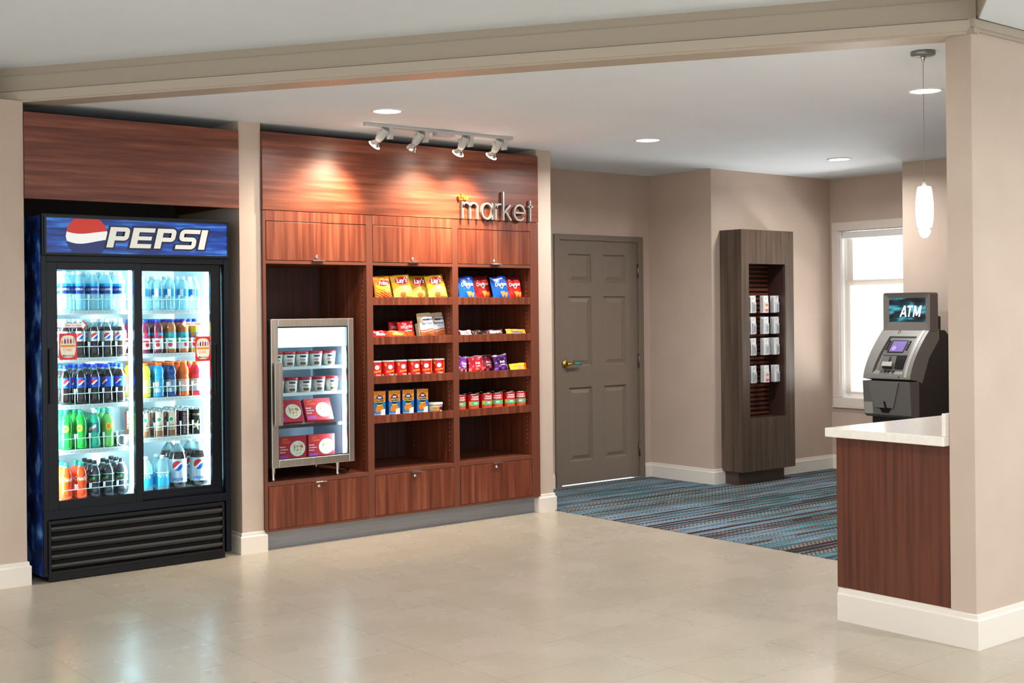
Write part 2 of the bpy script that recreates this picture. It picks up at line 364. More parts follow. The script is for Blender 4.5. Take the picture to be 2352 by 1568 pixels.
# baseboards: path of plan points, room side given by n
def baseboard(name, pts, side, label, h=.131, t=.018):
    prof = [(0, 0), (t, 0), (t, h-.027), (t-.004, h-.022), (t*.55, h-.02), (t*.5, h-.003), (t*.3, h), (0, h)]
    m = MB(); P = [Vector(p) for p in pts]; rings = []
    for i, p in enumerate(P):
        ns = []
        if i > 0: dd = (P[i]-P[i-1]).normalized(); ns.append(Vector((-dd.y, dd.x))*side)
        if i < len(P)-1: dd = (P[i+1]-P[i]).normalized(); ns.append(Vector((-dd.y, dd.x))*side)
        n = ns[0] if len(ns) == 1 else (ns[0]+ns[1])/(1+ns[0].dot(ns[1]))
        rings.append([(p.x+n.x*o, p.y+n.y*o, z) for o, z in prof])
    k = len(prof)
    for r in rings: m.v += r
    for i in range(len(rings)-1):
        for j in range(k):
            m.f.append([i*k+j, i*k+(j+1) % k, (i+1)*k+(j+1) % k, (i+1)*k+j]); m.m.append(0); m.sm.append(False)
    m.f.append(list(range(k))); m.f.append([(len(rings)-1)*k+j for j in range(k)][::-1]); m.m += [0, 0]; m.sm += [False, False]
    struct(name, m, M_BASE, label, 'baseboard')
baseboard('baseboard_left', [(-5, 7.13), (2.307, 7.13), (2.307, 7.6)], -1, 'white baseboard under the left wall')
baseboard('baseboard_middle', [(3.618, 7.6), (3.618, 7.13), (3.767, 7.13), (3.767, 7.16)], -1, 'white baseboard around the wall end right of the cooler')
baseboard('baseboard_niche', [(6.035, 7.17), (6.035, 7.13), (6.175, 7.13), (6.175, 7.98), (6.92, 7.98)], -1, 'white baseboard around the wall end beside the carpet')
baseboard('baseboard_corner', [(7.985, 7.98), (8.07, 7.98), (8.07, 7.235), (9.711, 7.235), (9.711, 6.053), (9.101, 6.053), (9.101, 3.108)], -1, 'white baseboard running from the door to the window')
baseboard('baseboard_right', [(5.013, 3.70), (5.013, 2.985), (9.2, 2.985)], -1, 'tall white baseboard around counter end and right pillar', .152, .02)
# ------------------------------------------------------------------ door
D = thing('door_1', 'closed brown six-panel door with brass lever', 'door', (7.45, 7.98, 0), kind='structure')
B((6.932, 6.99, 7.955, 8.07, 0, 2.14), (7.915, 7.976, 7.955, 8.07, 0, 2.14), (6.99, 7.915, 7.955, 8.07, 2.092, 2.14)).build('door_frame', M_FRAME, D, .004)
lf = MB(); x0, x1, z0, z1 = 6.994, 7.911, .020, 2.0915; F = 7.972
PAN = [(7.095, 7.36, 1.735, 1.975), (7.50, 7.768, 1.735, 1.975), (7.095, 7.36, 1.02, 1.615), (7.50, 7.768, 1.02, 1.615), (7.095, 7.36, .212, .84), (7.50, 7.768, .212, .84)]
xs = [x0, 7.095, 7.36, 7.50, 7.768, x1]; zs = [z0, .212, .84, 1.02, 1.615, 1.735, 1.975, z1]
for i in range(5):
    for j in range(7):
        a, b, c, e = xs[i], xs[i+1], zs[j], zs[j+1]
        if i in (1, 3) and j in (1, 3, 5):
            lv = [(0, F), (.010, F+.017), (.020, F+.017), (.050, F+.005)]; rr = [[(a+o, y, c+o), (b-o, y, c+o), (b-o, y, e-o), (a+o, y, e-o)] for o, y in lv]
            for q in range(3):
                for s_ in range(4): lf.add([rr[q][s_], rr[q][(s_+1) % 4], rr[q+1][(s_+1) % 4], rr[q+1][s_]], [(0, 1, 2, 3)])
            lf.add(rr[3], [(0, 1, 2, 3)])
        else: lf.add([(a, F, c), (b, F, c), (b, F, e), (a, F, e)], [(0, 1, 2, 3)])
lf.add([(x0, F, z0), (x1, F, z0), (x1, F+.045, z0), (x0, F+.045, z0), (x0, F, z1), (x1, F, z1), (x1, F+.045, z1), (x0, F+.045, z1)], [(0, 3, 2, 1), (4, 5, 6, 7), (2, 3, 7, 6), (0, 4, 7, 3), (1, 2, 6, 5)])
lf.build('door_leaf', M_DOOR, D)
h = MB(); rot = Matrix.Translation((7.045, F, 1.045)) @ Matrix.Rotation(PI/2, 4, 'X')
h.merge(MB().lathe([(.034, 0), (.034, .008), (.026, .014), (.012, .016), (.012, .045), (.018, .05), (.018, .062), (.0, .064)], 20), rot)
h.tube([(7.045, F-.055, 1.045), (7.09, F-.056, 1.047), (7.125, F-.054, 1.046)], [.011, .009, .009])
hd = h.build('door_handle', M_BRASS, D)
MB().tube([(7.105, F-.055, 1.046), (7.18, F-.052, 1.043)], .0115, 10).build('lever_sleeve', mat('teal_sleeve', '#3f8f8a', .5), hd)['label'] = 'teal sleeve on the lever'
for z in (1.84, 1.045, .262):
    g = B((7.904, 7.922, F-.012, F+.001, z-.06, z+.06)); g.tube([(7.914, F-.012, z-.062), (7.914, F-.012, z+.062)], .0065, 10); g.build('hinge', mat('hinge_metal', '#8e8377', .25, 1), D)
# ------------------------------------------------------------------ window
W = thing('window_1', 'white framed window beside the cash machine', 'window', (9.711, 6.7, .6), kind='structure')
cs = MB(); X = 9.711
for (ya, yb, za, zb) in [(7.13, 7.205, .665, 2.205), (6.2, 6.28, .665, 2.205), (6.2, 7.205, 2.205, 2.285), (6.2, 7.205, .585, .665)]:
    cs.box((X-.022, ya, za), (X+.004, yb, zb))
cs.box((X-.028, 6.19, .572), (X, 7.215, .584)); cs.build('casing', mat('window_trim', '#ded3c9', .4), W, .004)
B((X, X+.10, 7.118, 7.132, .66, 2.21), (X, X+.10, 6.276, 6.29, .66, 2.21), (X, X+.10, 6.28, 7.13, 2.2, 2.212), (X, X+.12, 6.28, 7.13, .655, .672)).build('reveal', M_WHITE, W)
MS = mat('sash_white', '#e7e2dd', .4)
B((X+.07, X+.10, 7.07, 7.12, .67, 1.74), (X+.07, X+.10, 6.29, 6.34, .67, 1.74), (X+.07, X+.10, 6.34, 7.07, .67, .72), (X+.07, X+.10, 6.34, 7.07, 1.70, 1.745)).build('lower_sash', MS, W, .003)
B((X+.10, X+.125, 7.06, 7.12, 1.70, 2.2), (X+.10, X+.125, 6.29, 6.35, 1.70, 2.2), (X+.10, X+.125, 6.35, 7.06, 2.15, 2.2), (X+.10, X+.125, 6.35, 7.06, 1.70, 1.75)).build('upper_sash', MS, W, .003)
B((X+.083, X+.087, 6.33, 7.08, .71, 1.71)).build('pane', M_GLASS2, W)
B((X+.111, X+.115, 6.34, 7.07, 1.74, 2.16)).build('pane', M_GLASS2, W)
bl = thing('roller_blind', 'sheer white blind hanging in the window', 'blind', (X+.03, 6.7, 2.1))
B((X+.015, X+.055, 6.295, 7.112, 2.135, 2.195)).build('headrail', M_WHITE, bl, .004)
B((X+.033, X+.036, 6.30, 7.105, .70, 2.14)).build('sheer_fabric', clear('sheer', '#fdfbf8', .80, '#b5b0aa', .8), bl)
# ------------------------------------------------------------------ wood panels
def panel(x0, x1, z0, z1, label):
    p = B((x0, x1, 7.125, 7.15, z0, z1)).build('wood_panel', M_WX, bevel=.002); tag(p, label, 'panel'); return p
def wing(x0, x1, z0, z1): pass
pl = thing('wood_panel', 'unlit brown wood panel over the drink cooler', 'panel', (2.96, 7.13, 2.15))
B((2.309, 3.612, 7.118, 7.14, 2.146, 2.628)).build('face', M_WX, pl, .002)
B((2.33, 3.58, 7.14, 7.2, 2.16, 2.19), (2.33, 3.58, 7.14, 7.2, 2.58, 2.61)).build('batten', M_WPL, pl)
for xa in (2.309, 3.585): B((xa, xa+.027, 7.14, 7.95, 2.16, 2.61)).build('bracket_board', M_WPL, pl)
pm = thing('wood_panel', 'spotlit orange-brown wood panel behind the market lettering', 'panel', (4.9, 7.12, 2.15))
B((3.768, 6.034, 7.108, 7.13, 2.146, 2.637)).build('face', M_WX, pm, .001)
B((3.8, 6.0, 7.13, 7.98, 2.60, 2.63)).build('top_board', M_WPL, pm)
#==SECTION market
# ------------------------------------------------------------------ market cabinet
CAB = thing('display_cabinet', 'tall three-bay walnut market cabinet with shelves, drawers and flap doors', 'cabinet', (4.9, 7.12, 0))
FV = 7.112
BAY = [(3.789, 4.533), (4.583, 5.243), (5.293, 5.956)]
c = MB()
for a, b in [(3.768, 3.789), (4.533, 4.583), (5.243, 5.293), (5.956, 5.985)]: c.box((a, FV, .12), (b, 7.72, 2.143))
c.box((5.985, FV, .12), (6.034, 7.2, 2.143))
for a, b in BAY:
    c.box((a, FV, .405), (b, 7.72, .432)); c.box((a, FV, 1.808), (b, 7.72, 1.828)); c.box((a, FV, .118), (b, 7.72, .133)); c.box((a, 7.13, 2.125), (b, 7.72, 2.143))
c.build('carcass', M_WPL, CAB, .001)
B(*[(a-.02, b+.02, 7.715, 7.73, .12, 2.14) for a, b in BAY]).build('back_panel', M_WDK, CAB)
M_PIN = mat('pin_hole', '#c8b8a8', .4)
for a, b in BAY:
    for s_, x in ((1, a), (-1, b)):
        ln = MB().box((x, FV+.03, .433), (x+s_*.002, 7.71, 1.807)); X_ = x+s_*.0024
        ys = (7.16, 7.6)
        if s_ < 0:
            for yy in ys:
                for k in range(38):
                    z = .52+k*.032; ln.add([(X_, yy-.003, z-.003), (X_, yy+.003, z-.003), (X_, yy+.003, z+.003), (X_, yy-.003, z+.003)], [(0, 1, 2, 3)], 1)
        ln.build('side_lining', [M_WZ, M_PIN], CAB)
for a, b in BAY:
    B((a, b, FV-.001, 7.13, 2.079, 2.143)).build('top_rail', M_WZ, CAB)
    dr = B((a+.003, b-.003, FV-.002, 7.13, 1.831, 2.074)).build('flap_door', M_WZ, CAB, .001)
    m = (a+b)/2; B((m-.043, m+.043, FV-.026, FV+.004, 1.828, 1.834)).build('pull', M_CHROME, dr, .001)
    lk = MB().lathe([(.0125, 0), (.0125, .005), (.008, .006), (.008, .009), (0, .0095)], 16)
    lk.box((-.0015, -.006, .0095), (.0015, .006, .0105))
    mk = MB().merge(lk, Matrix.Translation((m-.008, FV-.002, 1.856)) @ Matrix.Rotation(PI/2, 4, 'X')); mk.build('lock', M_CHROME, dr)
    dw = B((a+.003, b-.003, FV-.002, 7.13, .135, .402)).build('drawer', M_WZ, CAB, .001)
    B((m-.043, m+.043, FV-.026, FV+.004, .401, .408)).build('pull', M_CHROME, dw, .001)
    mk = MB().merge(lk, Matrix.Translation((m-.006, FV-.002, .377)) @ Matrix.Rotation(PI/2, 4, 'X')); mk.build('lock', M_CHROME, dw)
SZ = [1.595, 1.33, 1.067, .803]; BT = [z-.02 for z in SZ]
for a, b in BAY[1:]:
    for z in SZ:
        sh = B((a+.001, b-.001, FV+.014, 7.70, z-.038, z-.02)).build('shelf', M_WPL, CAB)
        B((a+.001, b-.001, FV+.002, FV+.014, z-.053, z)).build('shelf_lip', M_WZ, sh, .001)
B((3.77, 6.03, 7.165, 7.185, .0, .12)).build('toe_kick', M_GREYTOE, CAB)
# ------------------------------------------------------------------ "the market" lettering
SG = thing('wall_sign', 'metal letters spelling the market with a small orange the', 'sign', (5.64, 7.108, 2.15))
def strokes(pl, w, x, z, name, m, depth=.022, y=7.108-.016):
    mb = MB()
    for pts in pl:
        P = [Vector((x+a, 0, z+b)) for a, b in pts]; L = []
        for i, p in enumerate(P):
            t = (P[min(i+1, len(P)-1)]-P[max(i-1, 0)]).normalized(); n = Vector((-t.z, 0, t.x))*w/2
            if i == 0: p = p-t*0
            L.append((p+n, p-n))
        for i in range(len(L)-1):
            q = [L[i][1], L[i+1][1], L[i+1][0], L[i][0]]; fr = [(v.x, y-depth/2, v.z) for v in q]; bk = [(v.x, y+depth/2, v.z) for v in q]
            mb.add(fr+bk, [(0, 1, 2, 3), (7, 6, 5, 4), (0, 4, 5, 1), (1, 5, 6, 2), (2, 6, 7, 3), (3, 7, 4, 0)])
    for sx in (mb.v[0],): mb.box((sx[0]-.002, y, sx[2]+.004), (sx[0]+.002, 7.108, sx[2]+.008))
    return mb.build(name, m, SG)
def arc(cx, cy, r, a0, a1, n=14, ry=None): return [(cx+r*math.cos(math.radians(a0+(a1-a0)*i/n)), cy+(ry or r)*math.sin(math.radians(a0+(a1-a0)*i/n))) for i in range(n+1)]
XH, WT = .118, .0125; bz = 2.15
MM = mat('satin_letter', '#a8a39d', .35, .5)
r = .033
strokes([[(0, 0), (0, XH)], [(0, XH-r-.012)]+arc(r, XH-r-.006, r, 160, 0)+[(2*r, 0)], arc(3*r, XH-r-.006, r, 180, 0)+[(4*r, 0)]], WT, 5.318, bz, 'letter', MM)
strokes([arc(.048, XH/2, .046, 0, 360, 28, XH/2-.004), [(.096, 0), (.096, XH)]], WT, 5.488, bz, 'letter', MM)
strokes([[(0, 0), (0, XH)], arc(.036, XH-.04, .036, 180, 72, 10)], WT, 5.616, bz, 'letter', MM)
strokes([[(0, 0), (0, .205)], [(.064, .112), (.004, .052)], [(.02, .064), (.07, 0)]], WT, 5.686, bz, 'letter', MM)
strokes([[(.004, XH/2), (.100, XH/2)]+arc(.052, XH/2, .049, 0, 325, 26, XH/2-.004)], WT, 5.783, bz, 'letter', MM)
strokes([[(.02, 0), (.02, .152)], [(0, .108), (.044, .108)]], WT, 5.918, bz, 'letter', MM)
for ch, xx in (('t', 5.297), ('h', 5.325), ('e', 5.355)):
    t_ = text_mb(ch, .058, .02); mm = MB(); on_front(t_, xx, 7.086, 2.298); f0 = [tuple(p) for p in t_.v]
    mm.merge(t_); o = len(f0); mm.add([(p[0], 7.10, p[2]) for p in f0], [f[::-1] for f in t_.f])
    ed = {}
    for f in t_.f:
        for i in range(len(f)): e = (f[i], f[(i+1) % len(f)]); ed[e] = ed.get(e, 0)+1
    for (a_, b_) in list(ed):
        if (b_, a_) not in ed: p, q = f0[a_], f0[b_]; mm.add([p, q, (q[0], 7.108, q[2]), (p[0], 7.108, p[2])], [(3, 2, 1, 0)])
    mm.build('small_letter', mat('orange_letter', '#e8731a', .4), SG)['label'] = 'orange letter'
#==SECTION lamps
# ------------------------------------------------------------------ recessed lights
DESC = ['round recessed ceiling light in front of the track light', 'round recessed ceiling light in front of the brown door', 'round recessed ceiling light nearest the window wall', 'round recessed ceiling light behind the hanging pendant']
for (x, y), ds in zip(LIGHTS, DESC):
    t = thing('recessed_light', ds, 'ceiling light', (x, y, HC), 'recessed ceiling lights')
    MB().lathe([(.098, 0), (.098, -.005), (.084, -.007), (.080, .0), (.080, -.002)][::1], 36, (x, y, HC), caps=False).build('trim_ring', M_WHITE, t)
    MB().lathe([(0.0, 0), (.083, 0), (.083, -.003), (0.0, -.003)], 36, (x, y, HC), smooth=False, caps=False).build('diffuser', M_LAMPE, t)
# pendant
px, py = 5.23, 3.36
P = thing('pendant_lamp', 'slim white glass teardrop pendant hanging by a thin cord', 'lamp', (px, py, HC))
MB().lathe([(0, -.001), (.056, -.001), (.056, -.016), (.05, -.020), (0, -.021)], 32, (px, py, HC), caps=False).build('canopy', mat('canopy_grey', '#8d9490', .3, .8), P)
MB().lathe([(0, -.02), (.012, -.021), (.010, -.032), (.005, -.052), (.0, -.053)], 16, (px, py, HC), caps=False).build('strain_relief', M_CHROME, P)
MB().tube([(px, py, HC-.05), (px, py, 2.075)], .0013, 6).build('cord', mat('cord_grey', '#8a8884', .4), P)
MB().lathe([(0, 2.08), (.008, 2.078), (.010, 2.068), (.013, 2.056), (0, 2.052)], 16, (px, py, 0), caps=False).build('socket', M_WHITE, P)
sh = MB().lathe([(0, 2.057), (.028, 2.057), (.032, 2.052), (.037, 2.02), (.041, 1.975), (.0415, 1.94), (.039, 1.90), (.033, 1.865), (.024, 1.836)], 28, (px, py, 0), caps=False).build('shade', mat('glowing_glass', '#fffdf5', .3, emit=1.1, ecol='#fff6e8'), P)
MB().lathe([(.0245, 1.862), (.0325, 1.863), (.030, 1.85), (.021, 1.829), (.010, 1.818), (0, 1.816)], 28, (px, py, 0), caps=False).build('clear_tip', clear('tip_glass', '#ffffff', .6, '#fff8ee'), sh)
MB().lathe([(0, 1.838), (.004, 1.836), (.004, 1.828), (0, 1.826)], 10, (px, py, 0), caps=False).build('tip_stud', M_CHROME, sh)
pl_ = bpy.data.lights.new('pendant_glow', 'POINT'); pl_.energy = 2.5; pl_.color = (1, .94, .85); pl_.shadow_soft_size = .04
o = bpy.data.objects.new('pendant_glow', pl_); COL.objects.link(o); o.location = (px-.02, py, 1.77)
# track
T = thing('track_light', 'white ceiling track with four adjustable spotlight heads, second one unlit', 'track light', (4.88, 6.73, HC))
B((4.285, 5.48, 6.712, 6.748, HC-.020, HC-.0005)).build('track_rail', M_FIX, T, .002)
B((4.83, 4.975, 6.70, 6.76, HC-.042, HC-.003)).build('connector_box', M_FIX, T, .004)
AIM = [(-.30, .62, -.74), (-.22, .62, -.78), (-.05, .62, -.78), (-.12, .62, -.78)]
for k, x in enumerate((4.468, 4.745, 5.112, 5.402)):
    a = Vector(AIM[k]).normalized(); piv = Vector((x-.035, 6.742, 2.635))
    m = B((x-.004, x+.022, 6.712, 6.748, 2.60, HC-.018)); m.box((x-.018, 6.718, 2.628), (x+.004, 6.742, 2.642))
    q = a.to_track_quat('-Z', 'Y').to_matrix().to_4x4(); Mx = Matrix.Translation(piv) @ q
    m.merge(MB().lathe([(0, .030), (.026, .030), (.028, .024), (.026, -.040), (.018, -.062), (0, -.062)], 20, caps=False), Mx)
    m.tube([piv+Vector((.0, 0, 0)), piv+Vector((-.042, 0, 0))], .014, 12)
    hd = m.build('lamp_head', M_FIX, T)
    MB().merge(MB().lathe([(.014, -.060), (.018, -.066), (.030, -.082), (.036, -.096), (.037, -.102)], 24, caps=False), Mx).build('reflector', M_REFL, hd)
    lit = k != 1
    MB().merge(MB().lathe([(0, -.099), (.034, -.0985), (.034, -.1015), (0, -.102)], 24, caps=False), Mx).build('bulb', M_BULB if lit else M_REFL, hd)
    if lit:
        MB().merge(MB().tube([(.0372*math.cos(i*.2618), .0372*math.sin(i*.2618), -.098) for i in range(24)], .0035, 6, closed=True), Mx).build('bulb_rim', M_BULB, hd)
        l = bpy.data.lights.new('track_spot', 'SPOT'); l.energy = 92; l.color = (1, .76, .54); l.spot_size = math.radians(96); l.spot_blend = 1.0; l.shadow_soft_size = .05
        o = bpy.data.objects.new('track_spot', l); COL.objects.link(o); o.location = piv+a*.112
        aim = Vector(((-.40, .42, -.85), 0, (-.25, .42, -.85), (-.10, .42, -.88))[k] if k != 1 else a)
        o.rotation_euler = aim.to_track_quat('-Z', 'Y').to_euler()
#==SECTION cooler
# ------------------------------------------------------------------ bottles and cans
def ringprof(prof, h, r): return [(a*r, b*h)+tuple(c) for a, b, *c in prof]
def band(r, z0, z1, paint, nseg=40, nz=10, off=.0006, phi0=0):
    """label wrapped round a cylinder; paint(arc metres from front, height 0..1) -> material index"""
    m = MB()
    for j in range(nz+1):
        for i in range(nseg):
            a = 2*PI*i/nseg; m.v.append(((r+off)*math.sin(a+phi0), -(r+off)*math.cos(a+phi0), z0+(z1-z0)*j/nz))
    for j in range(nz):
        for i in range(nseg):
            k = (i+1) % nseg; a = 2*PI*(i+.5)/nseg; a = a-2*PI if a > PI else a
            m.f.append([j*nseg+i, j*nseg+k, (j+1)*nseg+k, (j+1)*nseg+i]); m.m.append(paint(a*r, (j+.5)/nz)); m.sm.append(True)
    return m
def globe(x, y, cx, cy, r):
    """red / white / blue wave disc: 0 outside, 1 red, 2 white, 3 blue"""
    if (x-cx)**2+(y-cy)**2 > r*r: return 0
    u, v = (x-cx)/r, (y-cy)/r; u, v = u*.87+v*.5, v*.87-u*.5
    t = v-.14*math.sin(u*2.2)
    return 1 if t > .10 else (3 if t < -.30 else 2)
PROF = {
 'soda': [(.60, 0), (.90, .02), (1, .06), (1, .16), (.93, .25), (.90, .34), (1, .42), (1, .66), (.97, .70), (.80, .79), (.55, .86), (.38, .90), (.36, .935), (.0, .935)],
 'water': [(.85, 0), (1, .03), (1, .10), (.94, .12), (1, .14), (1, .22), (.94, .24), (1, .26), (1, .36), (.95, .38), (1, .40), (1, .66), (.94, .74), (.70, .83), (.42, .90), (.38, .93), (0, .93)],
 'juice': [(.88, 0), (1, .03), (1, .10), (.98, .12), (.98, .60), (1, .62), (.92, .66), (1, .69), (.96, .76), (.75, .85), (.55, .89), (.52, .93), (0, .93)],
 'sport': [(.85, 0), (1, .03), (1, .08), (.95, .10), (.95, .52), (1, .56), (.86, .61), (1, .66), (1, .74), (.88, .82), (.62, .89), (.55, .92), (0, .92)],
 'big': [(.6, 0), (.9, .015), (1, .05), (1, .62), (.97, .68), (.84, .77), (.6, .85), (.35, .91), (.28, .94), (0, .94)],
 'smooth': [(.85, 0), (1, .03), (1, .55), (.94, .66), (.78, .76), (.5, .86), (.3, .91), (.28, .94), (0, .94)]}
def bottle(name, cat, prof, h, r, liquid, fill, cap, label=None, capr=None, lid_h=.075):
    """thing > body, cap, label (> print)"""
    def make():
        t = thing(name, name, cat)
        P_ = PROF[prof]; n = 20
        rows = [(a*r, b*h, 0 if b < fill else 1) for a, b in P_]
        MB().lathe(rows, n, caps=True).build('bottle_body', [liquid, M_PETC if liquid not in (M_PETW,) else M_PETW], t)
        cr = capr or r*.42; m = MB().lathe([(cr, h*(1-lid_h)), (cr, h*.985), (cr*.85, h), (0, h)], 16)
        m.lathe([(cr*1.08, h*(1-lid_h)-.004), (cr*1.08, h*(1-lid_h))], 16); m.build('cap', cap, t)
        if label:
            z0, z1, mats, paint, texts = label
            lb = band(r, z0*h, z1*h, paint, 112, 48 if prof == 'big' else 26); lb.build('label', mats, t)
            for (s, size, zz, m_, kw) in texts:
                ph = kw.pop('phi', 0) if isinstance(kw, dict) else 0
                tm = text_mb(s, size, **kw); kw['phi'] = ph; on_cyl(tm, r+.0014, zz*h, ph); tm.build('lettering', m_, t)
        return t
    return make
def C(name, col, rough=.16): return mat(name, col, rough, coat=.3)
WHT = mat('print_white', '#ffffff', .4); NAVY = mat('print_navy', '#0b2f8f', .35); RED = mat('print_red', '#d6202a', .35); BLU = mat('print_blue', '#1552c8', .35)
SKY = mat('print_sky', '#20a8e6', .35); SIL = mat('print_silver', '#cfd6dc', .3, .3); GRN = mat('print_green', '#1f9a58', .35); YEL = mat('print_yellow', '#f3d02a', .4)
ORG = mat('print_orange', '#ef7b1c', .4); BLK = mat('print_black', '#15110f', .3); TEAL = mat('print_teal', '#2bb79a', .4); CREAM = mat('print_cream', '#efe6d2', .45)
CAPW = mat('cap_white', '#f2f6f6', .35); CAPB = mat('cap_blue', '#1546cf', .35); CAPO = mat('cap_orange', '#f2701d', .35); CAPG = mat('cap_green', '#1fa67e', .35); CAPK = mat('cap_black', '#1a1a1c', .35)
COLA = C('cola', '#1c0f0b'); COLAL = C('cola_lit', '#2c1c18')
lab_aq = (.42, .68, [NAVY, SKY], lambda a, y: 1 if y > .72 else 0, [('AQUAFINA', .0185, .53, WHT, dict(bold=.01, sx=.95))])
lab_diet = (.42, .68, [SIL, RED, WHT, BLU], lambda a, y: globe(a, y*.06, 0, .03, .0195), [])
lab_pep = (.42, .68, [BLU, RED, WHT, NAVY], lambda a, y: globe(a, y*.06, 0, .03, .020), [])
lab_7 = (.42, .66, [C('green_sleeve', '#25a83e'), YEL, GRN], lambda a, y: 1 if ell(a, y*.055, 0, .0275, .019, .022) and not ell(a, y*.055, 0, .0275, .008, .006) else (2 if ell(a, y*.055, 0, .0275, .019, .022) else 0), [])
lab_dew = (.40, .66, [C('dew_sleeve', '#2a7f7a'), SIL, RED, GRN], lambda a, y: (1 if abs(y-.5-a*9) < .16 else (2 if abs(y-.30-a*9) < .07 else 0)) if abs(a) < .022 else 0, [])
lab_pale = (.42, .66, [C('pale_sleeve', '#7fb84a'), ORG, YEL], lambda a, y: 1 if ell(a, y*.055, .012, .03, .011, .015) else (2 if ell(a, y*.055, .012, .03, .016, .021) else 0), [])
lab_dark = (.40, .62, [C('dark_sleeve', '#20302a'), GRN, SIL, RED], lambda a, y: 2 if y < .08 or y > .92 else (1 if abs(y-.5-a*8) < .13 and abs(a) < .02 else (3 if abs(y-.3-a*8) < .05 and abs(a) < .02 else 0)), [])
lab_none = (.44, .66, [C('orange_sleeve', '#ff5a1c'), C('orange_deep', '#f0420c')], lambda a, y: 1 if y < .12 or y > .9 else 0, [('Crush', .03, .55, WHT, dict(bold=.02, shear=.2))])
lab_wtr = (.40, .62, [mat('water_band', '#19a3e8', .3), WHT], lambda a, y: 1 if abs(a+.006) < .011 else 0, [])
def juice_label(c2):
    return (.12, .60, [WHT, c2, RED, SKY], lambda a, y: 2 if ell(a, y*.1, .008, .028, .013, .015) else (3 if y > .86 and abs(a) > .012 else (1 if y > .66 or (abs(y-.48) < .05 and a < .02) else 0)), [('Juice', .020, .48, BLU, dict(bold=.01, shear=.3))])
def sport_label(c): return (.14, .50, [c, WHT, ORG, mat('sport_grey', '#c9d2d6', .4)], lambda a, y: 1 if ell(a, y*.074, 0, .05, .012, .014) else (3 if y < .30 and abs(a) < .02 else 0), [('G', .026, .40, ORG, dict(bold=.03, shear=.2))])
lab_2l = (.12, .62, [mat('diet_wrap', '#cfdbe2', .35, .2), RED, WHT, BLU], lambda a, y: globe(a, y*.14, 0, .10, .030), [('pepsi', .034, .20, BLU, dict(bold=.012))])
lab_life = (.12, .52, [C('life_wrap', '#37b8f2', .3), WHT], lambda a, y: 1 if y > .92 else 0, [('WTR', .03, .40, WHT, dict(bold=.01))])
MK = {
 'aq': Proto(bottle('water_bottle', 'bottle', 'water', .228, .036, M_PETW, 2, CAPW, lab_aq)),
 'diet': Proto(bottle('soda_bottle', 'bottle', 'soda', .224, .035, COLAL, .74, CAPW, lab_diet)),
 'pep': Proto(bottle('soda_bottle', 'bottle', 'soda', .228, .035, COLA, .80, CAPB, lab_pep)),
 'seven': Proto(bottle('soda_bottle', 'bottle', 'soda', .224, .036, C('lime_soda', '#1fb43c'), .9, CAPG, lab_7)),
 'dew': Proto(bottle('soda_bottle', 'bottle', 'soda', .224, .036, C('teal_soda', '#23b08a'), .85, CAPW, lab_dew)),
 'pale': Proto(bottle('soda_bottle', 'bottle', 'soda', .224, .036, C('pale_soda', '#6fbf5a'), .85, CAPG, lab_pale)),
 'crush': Proto(bottle('soda_bottle', 'bottle', 'soda', .212, .036, C('orange_soda', '#ff4a12'), .82, CAPG, lab_none)),
 'dark': Proto(bottle('soda_bottle', 'bottle', 'soda', .212, .035, C('dark_soda', '#2c2a2e'), .80, CAPK, lab_dark)),
 'wtr': Proto(bottle('water_bottle', 'bottle', 'water', .205, .034, M_PETW, 2, CAPW, lab_wtr)),
 'cran': Proto(bottle('juice_bottle', 'bottle', 'juice', .205, .035, C('cranberry', '#6f1d3a'), .9, CAPB, juice_label(RED), .019)),
 'apple': Proto(bottle('juice_bottle', 'bottle', 'juice', .205, .035, C('apple_juice', '#b8662e'), .9, CAPB, juice_label(TEAL), .019)),
 'oj': Proto(bottle('juice_bottle', 'bottle', 'juice', .205, .035, C('orange_juice', '#f7c33a'), .9, CAPB, juice_label(ORG), .019)),
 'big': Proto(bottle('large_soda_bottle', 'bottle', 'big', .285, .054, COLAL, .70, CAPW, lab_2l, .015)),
 'life': Proto(bottle('large_water_bottle', 'bottle', 'smooth', .205, .043, M_PETW, 2, CAPW, lab_life, .014))}
for k_, c_ in (('gy', '#e9ec3c'), ('gb', '#0f9be0'), ('gn', '#123a78'), ('go', '#f0641a'), ('gr', '#ea1f33')):
    L_ = C('drink_'+k_, c_); MK[k_] = Proto(bottle('sports_drink_bottle', 'bottle', 'sport', .208, .035, L_, .95, CAPO, sport_label(mat('wrap_'+k_, {'gy': '#e3e68a', 'gb': '#3fa9d8', 'gn': '#6d8296', 'go': '#e9b79c', 'gr': '#d9d3d6'}[k_], .3)), .019))
def can(name, h, r, mats, paint, texts, lid=None):
    def make():
        t = thing(name, name, 'can'); nz_ = 16
        m = band(r, .012*h+.001, h*.93, paint, 96, 48, 0); m.build('can_body', mats, t)
        l = MB().lathe([(r*.82, h*.93+.006), (r*.82, h-.003), (r*.9, h), (r*.97, h-.001), (r*.97, h-.005), (r, h*.93)][::-1], 24, caps=False)
        l.lathe([(0, h-.004), (r*.84, h-.004)], 24, caps=False); l.lathe([(r*.85, 0), (r*.9, 0), (r, .012*h+.001)], 24, caps=True); l.build('can_lid', lid or M_CHROME, t)
        for s, size, zz, m_, kw in texts:
            kw = dict(kw); ph = kw.pop('phi', 0); rot = kw.pop('rot', 0); tm = text_mb(s, size, **kw)
            if rot: tm.map(lambda a, b, c: (b, -a, c))
            on_cyl(tm, r+.0008, zz*h, ph); tm.build('lettering', m_, t)
        return t
    return make
CBR = mat('can_brown', '#8a5a3a', .3, .2); CCR = mat('can_cream', '#d9c4a2', .35)
